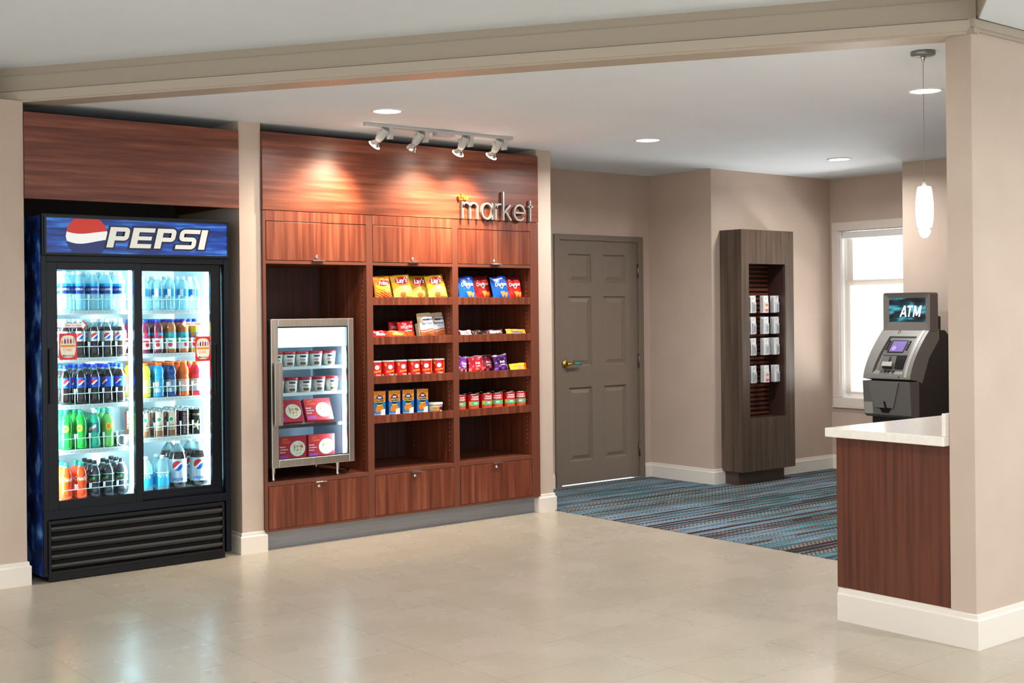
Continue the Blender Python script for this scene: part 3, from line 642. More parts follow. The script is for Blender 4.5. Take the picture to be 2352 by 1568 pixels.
MK['cof'] = Proto(can('coffee_can', .158, .031, [CBR, CCR, GRN, WHT, mat('can_rosy', '#8c3d3f', .3)], lambda a, y: (2 if ell(a, y, 0, .70, .0125, .085) else (3 if ell(a, y, 0, .70, .016, .105) else (1 if abs(a) < .02 and .25 < y < .55 else (0 if abs(a) < .05 and y < .25 else (1 if abs(a) < .022 else 4))))), [('DOUBLE', .0125, .42, BLK, dict(bold=.02)), ('SHOT', .014, .30, BLK, dict(bold=.02))]))
MK['nrg'] = Proto(can('energy_drink_can', .160, .031, [BLK, mat('can_gold', '#8d7a4a', .3, .4), mat('can_pink', '#d59aa0', .4)], lambda a, y: 1 if a > .016 and int(y*16) % 2 and a < .04 else 0, [('ENERGY', .023, .60, mat('can_pink', '#d59aa0'), dict(bold=.01, rot=1)), ('DRINK', .017, .22, mat('can_pink', '#d59aa0'), dict(rot=1))]))
def star_paint(a, y):
    x, z = a, (y-.36)*.155; ang = math.atan2(z, x); rr = math.hypot(x, z); k = abs(((ang-PI/2+.3)/(2*PI/5)) % 1-.5)*2
    return 1 if rr < .010+.024*k**2 else (2 if .74 < y < .84 and abs(a) < .03 else 0)
MK['star'] = Proto(can('energy_drink_can', .165, .034, [BLK, mat('star_gold', '#e8cf9a', .35), mat('can_tan', '#c2a888', .4)], star_paint, [('ROCKSTAR', .0115, .78*.93, BLK, dict(bold=.02))]))
DES = {'aq': 'clear water bottle with dark-blue label', 'diet': 'dark diet soda bottle with silver label', 'pep': 'dark cola bottle with blue cap', 'seven': 'bright green soda bottle with yellow disc', 'dew': 'teal soda bottle with white cap',
 'pale': 'pale green soda bottle with orange spot', 'crush': 'orange soda bottle with green cap', 'dark': 'dark soda bottle with black cap', 'wtr': 'clear water bottle with sky-blue band', 'cran': 'dark red juice bottle, blue cap', 'apple': 'amber juice bottle, teal label',
 'oj': 'yellow juice bottle, blue cap', 'gy': 'yellow sports drink bottle, orange cap', 'gb': 'light blue sports drink, orange cap', 'gn': 'navy sports drink, orange cap', 'go': 'orange sports drink, orange cap', 'gr': 'red sports drink, orange cap',
 'cof': 'brown coffee can with green disc', 'nrg': 'black energy can with pink lettering', 'star': 'black energy can with gold star', 'big': 'large diet cola bottle with globe', 'life': 'light-blue-labelled large water bottle'}
ROWN = ['front row', 'second row', 'third row', 'fourth row']; ORD = ['first', 'second', 'third', 'fourth', 'fifth', 'sixth']
CO = (2.385, 3.53, 7.10, 7.85)
LZ = [1.522, 1.248, .978, .719, .432]; RZ = [1.520, 1.260, .995, .755, .436]
CL = [2.575, 2.660, 2.742, 2.822, 2.902]; CR = [3.052, 3.136, 3.218, 3.298, 3.378]
STOCK = [('L', 0, ['aq']*5, 3), ('L', 1, ['diet']*5, 3), ('L', 2, ['pep']*5, 3), ('L', 3, ['seven', 'seven', 'dew', 'pale'], 3), ('L', 4, ['crush', 'crush', 'dark', 'dark', 'dark'], 3),
         ('R', 0, ['wtr']*5, 2), ('R', 1, ['cran', 'cran', 'apple', 'apple', 'oj'], 4), ('R', 2, ['gy', 'gb', 'gn', 'go', 'gr'], 4), ('R', 3, ['cof', 'cof', 'cof', 'nrg', 'star'], 4)]
SHN = ['top', 'second', 'third', 'fourth', 'bottom']
for side, k, row, deep in STOCK:
    z = (LZ if side == 'L' else RZ)[k]+.001; cols = CL if side == 'L' else CR; nm = 'left' if side == 'L' else 'right'
    for i, key in enumerate(row):
        for j in range(deep):
            kk = 'dark' if (side == 'L' and k == 4 and j > 0 and i < 2 and j == 2) else key
            if side == 'L' and k == 4 and j == 2 and i % 2: continue
            rz = random.uniform(-.55, .35) - .35 if key not in ('cof', 'star', 'nrg', 'wtr') else random.uniform(-.45, -.2)
            MK[kk].put((cols[i]+random.uniform(-.002, .002), 7.262+j*.078, z), rz,
                '%s, %s column, %s, %s %s-door shelf' % (DES[kk], ORD[i], ROWN[j], SHN[k], nm), '%s bottles and cans in the drink cooler' % {'aq': 'water', 'wtr': 'water'}.get(kk, 'assorted'))
for j, (x, y) in enumerate([(3.262, 7.275), (3.400, 7.275), (3.262, 7.40), (3.400, 7.40)]):
    MK['big'].put((x, y, .437), -.45 if j != 2 else .9, '%s, %s, %s, bottom right shelf' % (DES['big'], ['left one', 'right one'][j % 2], ['front row', 'second row'][j//2]), 'large diet cola bottles')
for j, (x, y) in enumerate([(3.055, 7.27), (3.158, 7.265), (3.075, 7.37), (3.165, 7.372)]):
    MK['life'].put((x, y, .437), -.35, '%s, %s, %s, bottom right shelf' % (DES['life'], ['left one', 'right one'][j % 2], ['front row', 'second row'][j//2]), 'large water bottles')
# lying can and toppled dark bottle on the fourth left shelf
o = MK['star'].put((2.885, 7.33, .785), 0, 'silver-lidded can lying on its side beside the green bottles', 'loose cans'); o.rotation_euler = (PI/2, 0, 0); o.location = (2.895, 7.39, .719+.0362)
o = MK['dark'].put((2.90, 7.5, .9), 0, 'lone dark bottle behind the lying can, fourth left shelf', 'assorted bottles and cans in the drink cooler'); o.rotation_euler = (.0, .0, .5); o.location = (2.897, 7.50, .720)
# ------------------------------------------------------------------ drink cooler
K = thing('drink_cooler', 'tall black two-door drink cooler with lit blue header sign', 'cooler', (2.957, 7.12, 0))
x0, x1, y0, y1 = CO
M_SIDE = streak_material('cooler_side_graphic', '#061238', '#0f3f9a', '#7fb6e8', 0, (3, 2.5, 1.6), .5)
B((x0+.03, x1-.045, y0+.0, y1-.02, .006, .05)).build('plinth', M_BLACK, K)
B((x0, x0+.004, y0+.012, y1, .035, 2.055)).build('side_graphic', M_SIDE, K)
B((x0+.004, x0+.034, y0, y1, .035, 2.055), (x1-.034, x1, y0, y1, .035, 2.055), (x0+.034, x1-.034, y1-.03, y1, .035, 2.055), (x0+.034, x1-.034, y0+.02, y1-.03, 1.80, 2.055), (x0+.034, x1-.034, y0+.03, y1-.03, .05, .425),
  (x0+.034, x1-.034, y0+.002, y0+.03, 1.795, 1.83), (x0+.034, x1-.034, y0+.002, y0+.03, .355, .388)).build('cabinet', M_DARKB, K, .002)
B((x0+.036, x0+.042, y0+.075, y1-.035, .43, 1.795), (x1-.042, x1-.036, y0+.075, y1-.035, .43, 1.795), (x0+.042, x1-.042, y1-.041, y1-.035, .43, 1.795), (x0+.042, x1-.042, y0+.075, y1-.041, 1.788, 1.795), (x0+.042, x1-.042, y0+.075, y1-.041, .426, .431)).build('liner', M_COOLIN, K)
for xs_, nm in (((2.928, 2.950), 'middle'), ((3.468, 3.484), 'right'), ((2.430, 2.444), 'left')):  # left strip and its lamp are unseen, added for their light
    B((xs_[0], xs_[1], 7.185, 7.20, .47, 1.75)).build('light_strip', M_LED, K)
B((2.944, 2.962, 7.20, 7.23, .43, 1.79)).build('pilaster', M_WHITEM, K)
for x_, dx in ((2.939, .12), (3.462, -.45), (2.452, .45), (2.958, .3)):
    area('cooler_lamp', (x_, 7.204, 1.11), .02, 16, (.78, .96, 1), (dx, .9, 0), 'RECTANGLE', 1.26)
for side, zs_ in (('L', LZ[:4]), ('R', RZ[:4])):
    a, b = (2.445, 2.925) if side == 'L' else (2.968, 3.462); cols = CL if side == 'L' else CR
    for q, z in enumerate(zs_):
        s_ = B((a, b, 7.222, 7.78, z-.006, z)).build('shelf', M_WHITEM, K)
        f = B((a, b, 7.212, 7.222, z-.024, z)); f.build('price_rail', M_WHITE, s_)
        sl = MB()
        n = 18
        for i in range(n): sl.box((a+(b-a)*(i+.25)/n, 7.2115, z-.012), (a+(b-a)*(i+.7)/n, 7.2125, z-.009))
        sl.build('rail_slots', mat('slot_grey', '#9fb0b8', .5), s_)
        g = MB()
        for c_ in cols:
            g.tube([(c_-.036, 7.219, z+.092), (c_-.036, 7.219, z+.064), (c_+.036, 7.219, z+.064), (c_+.036, 7.219, z+.092)], .0022, 6)
            g.box((c_+.034, 7.217, z+.062), (c_+.046, 7.220, z+.09)); g.tube([(c_+.04, 7.219, z+.064), (c_+.04, 7.219, z)], .0018, 5)
        g.build('wire_guard', M_WHITEM, s_)
g = MB()
for c_ in CL:
    g.tube([(c_-.036, 7.219, .52), (c_-.036, 7.219, .49), (c_+.036, 7.219, .49), (c_+.036, 7.219, .52)], .0024, 6); g.box((c_+.034, 7.217, .488), (c_+.046, 7.220, .518))
g.build('wire_guard', M_WHITEM, K)
# header sign
B((x0+.004, x1-.006, 7.082, 7.12, 1.829, 2.066)).build('header_box', M_BLACK, K, .004)
fr = B((2.400, 2.412, 7.074, 7.082, 1.838, 2.05), (3.508, 3.52, 7.074, 7.082, 1.838, 2.05), (2.412, 3.508, 7.074, 7.082, 1.838, 1.846), (2.412, 3.508, 7.074, 7.082, 2.042, 2.05)); fr.build('sign_frame', mat('sign_frame', '#1c2126', .25, .6), K)
sf = B((2.410, 3.510, 7.078, 7.083, 1.845, 2.043)).build('sign_face', streak_material('sign_blue', '#04205e', '#0a3f9c', '#3f8ad6', .28, (.9, 1, 10), .10), K)
Y_ = 7.0775
gl = MB(); gx, gz, gr = 2.642, 1.940, .122
def clipz(p): return (p[0], min(2.041, max(1.847, p[1])))
def wave(t, off): return gz+gr*((.15+.11*t*t+.05*math.sin(2.5*t)) if off > 0 else (-.30+.15*t*t+.07*math.sin(2.5*t)))
NS = 44
for i in range(NS):
    ta, tb = -1+2*i/NS, -1+2*(i+1)/NS
    def seg(t): s_ = math.sqrt(max(0, 1-t*t))*gr; lo, hi = gz-s_, gz+s_; a_ = min(hi, max(lo, wave(t, .18))); b_ = min(hi, max(lo, wave(t, -.24))); return [lo, b_, a_, hi]
    A_, B_ = seg(ta), seg(tb); xa, xb = gx+ta*gr, gx+tb*gr
    for q, mi in ((0, 2), (1, 1), (2, 0)):
        p = [clipz((xa, A_[q])), clipz((xb, B_[q])), clipz((xb, B_[q+1])), clipz((xa, A_[q+1]))]
        gl.add([(u, Y_-.0006, w) for u, w in p], [(0, 1, 2, 3)], mi)
E_ = lambda n_, c_, e_: mat(n_, c_, .3, emit=e_)
gl.build('globe', [E_('sign_red', '#bf2a18', .2), E_('sign_white', '#dfe2e0', .28), E_('sign_navy', '#13296a', .15)], sf)
def cor(cx, cy, r, a0, a1): return [(cx+r*math.cos(math.radians(a0+(a1-a0)*i/6)), cy+r*math.sin(math.radians(a0+(a1-a0)*i/6))) for i in range(7)]
BOWL = [(.10, .895)]+cor(.68, .795, .10, 90, 0)+cor(.68, .555, .10, 0, -90)+[(.10, .455)]
ESS = [(.98, .895)]+cor(.26, .775, .12, 90, 180)+cor(.26, .62, .12, 180, 270)+cor(.66, .38, .12, 90, 0)+cor(.66, .225, .12, 0, -90)+[(-.06, .105)]
LET = {'P': ([([(.14, 0), (.14, 1)], .30), (BOWL, .21)], .93), 'E': ([([(.14, 0), (.14, 1)], .30), ([(.14, .895), (.98, .895)], .21), ([(.14, .49), (.90, .49)], .19), ([(.14, .105), (.94, .105)], .21)], 1.0),
       'S': ([(ESS, .21)], .95), 'I': ([([(.14, 0), (.14, 1)], .30)], .32)}
def word(w, x, z, W, H, grow, shear, y, th=.0012):
    m = MB(); n = 0; adv = sum(LET[c_][1]+.10 for c_ in w)-.10; k = (W-shear*H)/adv; cx = x; g = grow/H
    for c_ in w:
        for pts, wd in LET[c_][0]:
            P = [Vector(p) for p in pts]; L = []
            for i, p in enumerate(P):
                t = (P[min(i+1, len(P)-1)]-P[max(i-1, 0)]).normalized(); nn_ = Vector((-t.y, t.x))*(wd/2+g)
                if i == 0: p = p-t*g
                if i == len(P)-1: p = p+t*g
                L.append((p+nn_, p-nn_))
            yy = y-.00015*n; n += 1
            for i in range(len(L)-1):
                q = [L[i][1], L[i+1][1], L[i+1][0], L[i][0]]
                m.add([(cx+v.x*k+shear*v.y*H, yy, z+v.y*H) for v in q], [(0, 1, 2, 3)])
        cx += (LET[c_][1]+.10)*k
    return m
word('PEPSI', 2.752, 1.882, .634, .118, .010, .24, Y_-.0014).build('letter_outline', E_('sign_outline', '#06153a', .15), sf)
word('PEPSI', 2.752, 1.882, .634, .118, 0, .24, Y_-.0050).build('lettering', E_('sign_letters', '#d4d4cc', .22), sf)
# doors
DTX = mat('door_black_metal', '#04080f', .26, spec=.25)
def sdoor(a, b, ga, gb, y, hx, side):
    z0, z1, gz0, gz1 = .388, 1.795, .452, 1.752
    m = B((a, ga, y, y+.028, z0, z1), (gb, b, y, y+.028, z0, z1), (ga, gb, y, y+.028, z0, gz0), (ga, gb, y, y+.028, gz1, z1)).build('sliding_door', DTX, K, .002)
    B((ga-.004, gb+.004, y+.012, y+.016, gz0-.004, gz1+.004)).build('door_glass', M_GLASS, m)
    B((hx-.010, hx+.010, y-.004, y+.002, 1.0, 1.31), (hx-.010, hx-.004, y-.016, y-.003, 1.0, 1.31) if side > 0 else (hx+.004, hx+.010, y-.016, y-.003, 1.0, 1.31)).build('pull_handle', M_BLACK, m, .003)
    return m
dl = sdoor(2.418, 2.968, 2.478, 2.928, 7.103, 2.436, 1)
dr_ = sdoor(2.936, 3.490, 2.988, 3.424, 7.134, 3.452, -1)
def sticker(par, x, z, w, h, y):
    m = MB(); c_ = disc(.008, 5); pts = []
    for cx, cy, a0 in ((x+w-.008, z+h-.008, 0), (x+.008, z+h-.008, 90), (x+.008, z+.008, 180), (x+w-.008, z+.008, 270)): pts += arc(cx, cy, .008, a0, a0+90, 4)
    m.add([(p[0], y, p[1]) for p in pts], [list(range(len(pts)))], 0)
    cw, chh = w*.43, h*.42; pp = [(x+w/2+cw*math.copysign(abs(math.cos(t))**.55, math.cos(t)), z+h/2+chh*math.copysign(abs(math.sin(t))**.8, math.sin(t))) for t in [2*PI*i/40 for i in range(40)]]
    m.add([(p[0], y-.0006, p[1]) for p in pp], [list(range(40))], 1)
    q = lambda a, b, c_, d_, mi, e=.0012: m.add([(x+a*w, y-e, z+c_*h), (x+b*w, y-e, z+c_*h), (x+b*w, y-e, z+d_*h), (x+a*w, y-e, z+d_*h)], [(0, 1, 2, 3)], mi)
    q(.10, .90, .48, .56, 2)
    for i, (mi, hh) in enumerate(((2, .14), (3, .2), (0, .22), (4, .2), (5, .22))):
        a = .13+i*.16; q(a, a+.09, .61, .61+hh*.75, mi); q(a+.028, a+.062, .61+hh*.75, .61+hh, mi)
    q(.42, .72, .40, .415, 2); q(.42, .66, .365, .38, 2); q(.42, .70, .33, .345, 2)
    m.tube([(x+.30*w+.007*math.cos(t), y-.0012, z+.39*h+.008*math.sin(t)) for t in [2*PI*i/14 for i in range(14)]], .0006, 4, 2, closed=True)
    q(.29, .31, .29, .34, 2)
    o = m.build('notice_sticker', [RED, CREAM, mat('sticker_orange', '#e0902c'), NAVY, mat('sticker_brown', '#6b3a1c'), mat('sticker_grey', '#9aa7ba')], par)
    t = text_mb('Marriott', .018, .01); on_front(t, x+w/2, y-.0014, z+h*.155); t.build('sticker_lettering', mat('sticker_text', '#4a4444'), par)
    return o
sticker(dl, 2.484, 1.243, .102, .150, 7.1005)
sticker(dr_, 3.318, 1.208, .100, .150, 7.1315)
def arrow(par, x, z, w, right, y):
    s_ = 1 if right else -1; X0 = x if right else x+w; f = lambda a: X0+s_*a
    m = MB(); hh = .0115
    m.add([(f(a), y, z+b) for a, b in [(0, -hh), (w-.030, -hh), (w-.030, hh), (0, hh)]], [(0, 1, 2, 3)], 0)
    m.add([(f(a), y-.0003, z+b) for a, b in [(w-.030, -.022), (w-.004, 0), (w-.030, .022)]], [(0, 1, 2)], 0)
    for q in ([(w-.030, .027), (w-.024, .027), (w, 0), (w-.008, 0)], [(w-.030, -.027), (w-.024, -.027), (w, 0), (w-.008, 0)]): m.add([(f(a), y-.0006, z+b) for a, b in q], [(0, 1, 2, 3)], 1)
    m.build('arrow_sticker', [WHT, RED], par)
    t = text_mb('Slide To Open', .0195, .005, sx=.82); on_front(t, x+w/2+(-.012 if right else .012), y-.0012, z); t.build('arrow_lettering', RED, par)
arrow(dl, 2.512, 1.437, .134, True, 7.1005)
arrow(dr_, 3.226, 1.436, .134, False, 7.1315)
# grille
gm = B((2.412, 2.426, 7.086, 7.11, .045, .345), (3.462, 3.478, 7.086, 7.11, .045, .345), (2.426, 3.462, 7.086, 7.11, .325, .345), (2.426, 3.462, 7.086, 7.11, .045, .062)).build('grille_frame', M_BLACK, K, .002)
for k_, z in enumerate((.085, .137, .189, .241, .293)):
    m = MB().prism([(7.110, z-.020), (7.094, z-.012), (7.084, z+.004), (7.088, z+.016), (7.100, z+.014), (7.104, z-.012)], 2.426, 3.462, 'x'); m.build('louvre', mat('louvre_black', '#141414', .3), gm)
B((2.426, 3.462, 7.112, 7.118, .06, .33)).build('grille_back', mat('void_black', '#030303', .9), K)
B((x0+.004, x1-.004, 7.095, 7.10, .352, .40)).build('kick_rail', M_DARKB, K)
#==SECTION freezer
Fz = thing('display_freezer', 'small steel-framed glass-door freezer standing on legs in cabinet', 'freezer', (4.12, 7.3, .432))
a, b, z0, z1 = 3.812, 4.420, .517, 1.458
B((a-.012, a+.012, 7.135, 7.62, z0, z1), (b-.02, b, 7.135, 7.62, z0, z1), (a+.012, b-.02, 7.135, 7.62, z0, z0+.02), (a+.012, b-.02, 7.135, 7.62, z1-.02, z1), (a+.012, b-.02, 7.60, 7.62, z0+.02, z1-.02)).build('cabinet', M_BLACK, Fz)
B((a+.013, a+.018, 7.15, 7.595, z0+.02, z1-.02), (b-.026, b-.021, 7.15, 7.595, z0+.02, z1-.02), (a+.018, b-.026, 7.59, 7.597, z0+.02, z1-.02), (a+.018, b-.026, 7.15, 7.59, z0+.021, z0+.027)).build('liner', mat('freezer_liner', '#8f9fb0', .4), Fz)
B((a+.03, b-.035, 7.150, 7.165, 1.275, 1.415)).build('light_panel', mat('freezer_light', '#ffffff', .5, emit=2.1, ecol='#d3edf6'), Fz)
B((b-.042, b-.028, 7.165, 7.18, .56, 1.27)).build('light_strip', M_LEDS, Fz)
area('freezer_lamp', (b-.046, 7.172, .92), .015, 3.2, (.82, .95, 1), (-.9, .5, 0), 'RECTANGLE', .68)
for z in (1.148, .979, .773):
    m = B((a+.02, b-.045, 7.19, 7.58, z-.005, z)); m.box((a+.02, 7.185, z-.018), (b-.045, 7.19, z+.002)); m.build('shelf', M_WHITEM if z > .8 else M_CHROME, Fz)
fd = B((a, 3.862, 7.098, 7.132, z0, z1), (4.378, b, 7.098, 7.132, z0, z1), (3.862, 4.378, 7.098, 7.132, z0, .568), (3.862, 4.378, 7.098, 7.132, 1.408, z1)).build('door', M_STEEL, Fz, .004)
B((3.858, 3.866, 7.106, 7.112, .57, 1.406), (4.374, 4.382, 7.106, 7.112, .57, 1.406), (3.866, 4.374, 7.106, 7.112, .564, .574), (3.866, 4.374, 7.106, 7.112, 1.400, 1.410)).build('gasket', mat('gasket', '#1a1c1e', .5), fd)
B((3.862, 4.378, 7.115, 7.120, .565, 1.41)).build('door_glass', M_GLASS, fd)
B((3.818, 3.840, 7.060, 7.064, .787, 1.18), (3.85, 3.872, 7.060, 7.098, .787, 1.18), (3.815, 3.87, 7.0605, 7.066, .787, 1.18)).build('pull_handle', M_STEEL, fd, .001)
for x, y in ((3.836, 7.13), (4.305, 7.13), (3.836, 7.56), (4.395, 7.56)):
    MB().lathe([(.014, z0), (.013, .49), (.008, .455), (.011, .447), (.012, .434), (0, .4335)], 16, (x, y, 0), caps=False).build('leg', M_STEEL, Fz)
cb = MB().tube([(4.36, 7.45, .437), (4.41, 7.35, .437), (4.47, 7.26, .438), (4.50, 7.30, .438), (4.46, 7.40, .45), (4.40, 7.5, .49), (4.38, 7.55, .53)], .004, 8); cb.build('power_cord', M_BLACK, Fz)
# ice cream tubs and frozen meals
def tub():
    t = thing('ice_cream_tub', 'tub', 'tub')
    MB().lathe([(.036, 0), (.045, .083), (0, .083)], 28).build('cup', noisy('tub_paper', [(.45, '#d8cfc2'), (.55, '#e8e2da')], (1, 1, 1), 30, .5), t)
    MB().lathe([(.047, .080), (.047, .094), (.044, .096), (0, .096)], 28).build('tub_lid', mat('tub_lid_red', '#b3202f', .4), t)
    m = MB(); n = 9
    for i in range(n):
        a0, a1 = -.75+1.0*i/n, -.75+1.0*(i+1)/n
        for (zl, zh, mi) in ((.058, .070, 0), (.040, .044, 1), (.008, .026, 2)):
            f = lambda q, z: ((.0365+z/.083*.009+.0006)*math.sin(q), -(.0365+z/.083*.009+.0006)*math.cos(q), z)
            m.add([f(a0, zl), f(a1, zl), f(a1, zh), f(a0, zh)], [(0, 1, 2, 3)], mi)
    m.build('tub_print', [mat('tub_navy', '#243b5c'), mat('tub_red', '#b04545'), mat('tub_choc', '#6a4a3c')], t)
    return t
tp = Proto(tub)
for k_, (z, us) in enumerate(((1.148, (3.925, 4.017, 4.112, 4.215, 4.318)), (.979, (3.934, 4.032, 4.134, 4.235, 4.338)))):
    for i, x in enumerate(us):
        tp.put((x, 7.245, z+.002), 0, 'red-lidded ice cream tub, %s from left on %s freezer shelf' % (ORD[i], ('top', 'second')[k_]), 'ice cream tubs in the freezer')
def meal(tilt):
    def mk():
        t = thing('frozen_meal_box', 'box', 'box'); w, h = .195, .15
        m = MB(); m.box((-w/2, 0, 0), (w/2, .04, h)); m.build('carton', mat('carton_red', '#b8202a', .35), t)
        m = MB(); p = [( .035+.055*math.cos(q), -.0006, .070+.05*math.sin(q)) for q in [2*PI*i/28 for i in range(28)]]; m.add(p, [list(range(28))[::1]], 0)
        p = [( .038+.043*math.cos(q), -.0011, .072+.038*math.sin(q)) for q in [2*PI*i/28 for i in range(28)]]; m.add(p, [list(range(28))], 1)
        m.add([(-.09, -.0007, .012), (-.03, -.0007, .012), (-.03, -.0007, .028), (-.09, -.0007, .028)], [(0, 1, 2, 3)], 2)
        m.build('meal_picture', [mat('plate_cream', '#eadfcf', .4), noisy('meal_food', [(.38, '#7a2a16'), (.5, '#c2542c'), (.62, '#e8c9a2')] if not tilt else [(.38, '#a86a3c'), (.5, '#e2c8a0'), (.62, '#f1e6cf')], (1, 1, 1), 55, .4), mat('purple_tag', '#a03aa8')], t)
        for s, zz, sz, mm in (('Lean', .135, .022, ORG), ('Cuisine', .115, .022, ORG), ('Meatloaf', .085, .012, WHT), ('with Mashed', .068, .012, WHT), ('Potatoes', .051, .012, WHT)):
            q = text_mb(s, sz, .01, align='LEFT', sx=.9); on_front(q, -.092 if zz < .1 else -.075, -.0009, zz); q.build('lettering', mm, t)
        return t
    return mk
m1, m2 = Proto(meal(1)), Proto(meal(0))
for i, x in enumerate((4.02, 4.245)):
    o = m1.put((x-.005, 7.225, .7745), .06, 'red frozen meal box leaning back, %s of two on the third freezer shelf' % ('left', 'right')[i], 'tilted frozen meal boxes'); o.rotation_euler = (-.42, 0, -.04); o.location.z += .0175
for i, x in enumerate((4.03, 4.244)):
    m2.put((x, 7.225, .546), -.02, 'red upright frozen meal box, %s of two on the freezer floor' % ('left', 'right')[i], 'upright frozen meal boxes')
#==SECTION snacks
# ------------------------------------------------------------------ snacks
def bag(w, h, t, paint, mats, texts, seed=0, lean=0, top=.05):
    """sealed pillow bag with crimped ends; paint(x, z) in bag units (-1..1, 0..1); texts (s, size, x, z, mat, kw)"""
    rnd = random.Random(seed); ph = [rnd.uniform(0, 6) for _ in range(6)]
    def front(u, v):   # u -1..1, v 0..1 -> depth
        e = max(0, (1-abs(u)**2.6))**.6*max(0, 1-abs(2*v-1)**5)**.7
        return t*.5*e*(1+.10*math.sin(5*u+ph[0]+4*v)+.07*math.sin(9*v+ph[1]))+.0008
    def pos(u, v, s): 
        ww = w/2*(1-.05*math.sin(PI*v)+(.015*math.sin(7*v+ph[2])))
        return (u*ww+.004*math.sin(3*v+ph[3])*v, -s*front(u, v)+.004*math.sin(4*u+ph[4])*v*v, v*h+(.003*math.sin(4*u+ph[5]) if v > .97 else 0))
    nu, nv = 64, 72; m = MB()
    for s in (1, -1):
        o = len(m.v)
        for j in range(nv+1):
            for i in range(nu+1): m.v.append(pos(-1+2*i/nu, j/nv, s))
        for j in range(nv):
            for i in range(nu):
                q = [o+j*(nu+1)+i, o+j*(nu+1)+i+1, o+(j+1)*(nu+1)+i+1, o+(j+1)*(nu+1)+i]
                m.f.append(q if s > 0 else q[::-1]); m.sm.append(True); m.m.append(paint(-1+2*(i+.5)/nu, (j+.5)/nv) if s > 0 else 0)
    o = len(m.v)
    for s_, x, z, sz, ti, kw in texts:
        q = text_mb(s_, sz, **kw)
        def tm(a, b, c):
            p = pos(max(-1, min(1, (a+x)/(w/2))), max(0, min(1, (b+z)/h)), 1); return (p[0], p[1]-.0022, p[2])
        m.merge(q.map(tm), None, ti)
    return m
def settle(o, x, z, y, back=.0012):
    """rest the turned mesh on the shelf at height z, its foremost bottom edge at y"""
    rm = o.rotation_euler.to_matrix(); vs = [rm @ v.co for v in o.data.vertices]
    mz = min(v.z for v in vs); z = max(z, min(BT, key=lambda q: abs(q-z))); o.location = (x, y-.066-min(v.y for v in vs), z-mz+back)
def bagthing(name, label, group, m, mats, x, z, y=7.2, ry=0, rx=-.16, rz=0):
    o = m.build(name, mats, None, world=False); o.rotation_euler = (rx, ry, rz); settle(o, x, z, y)
    return tag(o, label, 'crisps' if name == 'chip_bag' else 'snack', group)
def copybag(o, label, x, z, y, ry, rx, rz=0, s=1):
    c = o.copy(); COL.objects.link(c); c.rotation_euler = (rx, ry, rz); settle(c, x, z, y); c['label'] = label; return c
G = lambda n, c: mat('foil_'+n, c, .28, .12)
LG, LY, LR = G('gold', '#c79a1e'), G('yellow', '#f6dc6a'), G('crimson', '#b5202c'); CHIP = mat('chip', '#d9763c', .5)
def p_lays(u, v):
    if ell(u, v, -.02, .74, .66, .17): return 2
    if ell(u, v, .02, .71, .74, .20) and v < .70: return 4
    if ell(u, v, -.15, .17, .30, .10): return 3
    return 1 if v < .52-.16*u*u else 0
bz_ = BT[0]+.001
o = bagthing('chip_bag', 'golden crisp bag with red oval, left one of three', 'golden crisp bags', bag(.164, .168, .042, p_lays, None, [("Lay's", -.002, .124, .046, 5, dict(bold=.02, shear=.15))], 1), [LG, LY, LR, CHIP, ORG, WHT], 4.858, bz_, 7.20, -.10, -.20)
copybag(o, 'golden crisp bag with red oval, middle one of three', 5.030, bz_-.012, 7.245, -.07, -.20)
copybag(o, 'golden crisp bag with red oval, rightmost beside the upright', 5.148, bz_, 7.20, -.12, -.20)
copybag(o, 'golden crisp bag half hidden behind the orange bag', 4.790, bz_-.004, 7.29, -.05, -.15)
FO, FR, FY = G('orange', '#f58a1a'), G('redor', '#d62a12'), G('warmy', '#fbb63c')
def p_frit(u, v):
    if v < .30: return 1 if int(u*7+v*31+20) % 3 else 3
    if ell(u, v, .1, .66, .95, .24) and not ell(u, v, .0, .80, 1.0, .24): return 3
    if ell(u, v, .15, .70, .72, .15): return 1
    return 0
bagthing('chip_bag', 'orange and red corn chip bag at the far left', 'corn chip bags', bag(.138, .158, .040, p_frit, None, [('Fritos', .002, .108, .034, 2, dict(bold=.025, shear=.15))], 2), [FO, FR, WHT, FY], 4.690, bz_-.004, 7.195, -.05, -.18)
copybag(o, 'golden crisp bag behind the middle golden bag', 5.02, bz_-.004, 7.30, .03, -.1)
DB, DBD, DRD, DRR = G('blue', '#1668d8'), G('deepblue', '#0c3590'), G('red', '#e0241c'), G('deepred', '#8e1420')
def p_dor(u, v):
    for cx, cz, s in ((.10, .20, .34), (.52, .14, .28)):
        if abs(u-cx) < s*(v-cz+.20)/.34*1.0 and cz-.16 < v < cz+.12: return 2
    if abs(u-.1) < (v-.42)*2.2 and .42 < v < .56: return 3 if abs(abs(u-.1)-(v-.42)*2.2) < .12 else 4
    return 1 if v > .80 or (v > .5 and (u*1.3+v*3) % 1.1 < .25) else 0
tri = mat('tortilla_chip', '#e69a3c', .5)
dob = bag(.153, .165, .040, p_dor, None, [('Doritos', .004, .104, .035, 5, dict(bold=.025))], 3)
ob = bagthing('chip_bag', 'blue tortilla chip bag at the left end of its shelf', 'blue tortilla chip bags', dob, [DB, DBD, tri, WHT, BLK, WHT], 5.405, bz_-.006, 7.20, -.06, -.20)
copybag(ob, 'blue tortilla chip bag standing between two red bags', 5.708, bz_-.001, 7.195, -.09, -.18)
orr = bagthing('chip_bag', 'red tortilla chip bag between the two blue bags', 'red tortilla chip bags', bag(.153, .165, .040, p_dor, None, [('Doritos', .004, .104, .035, 5, dict(bold=.025))], 4), [DRD, DRR, tri, WHT, BLK, WHT], 5.580, bz_-.010, 7.245, -.12, -.20)
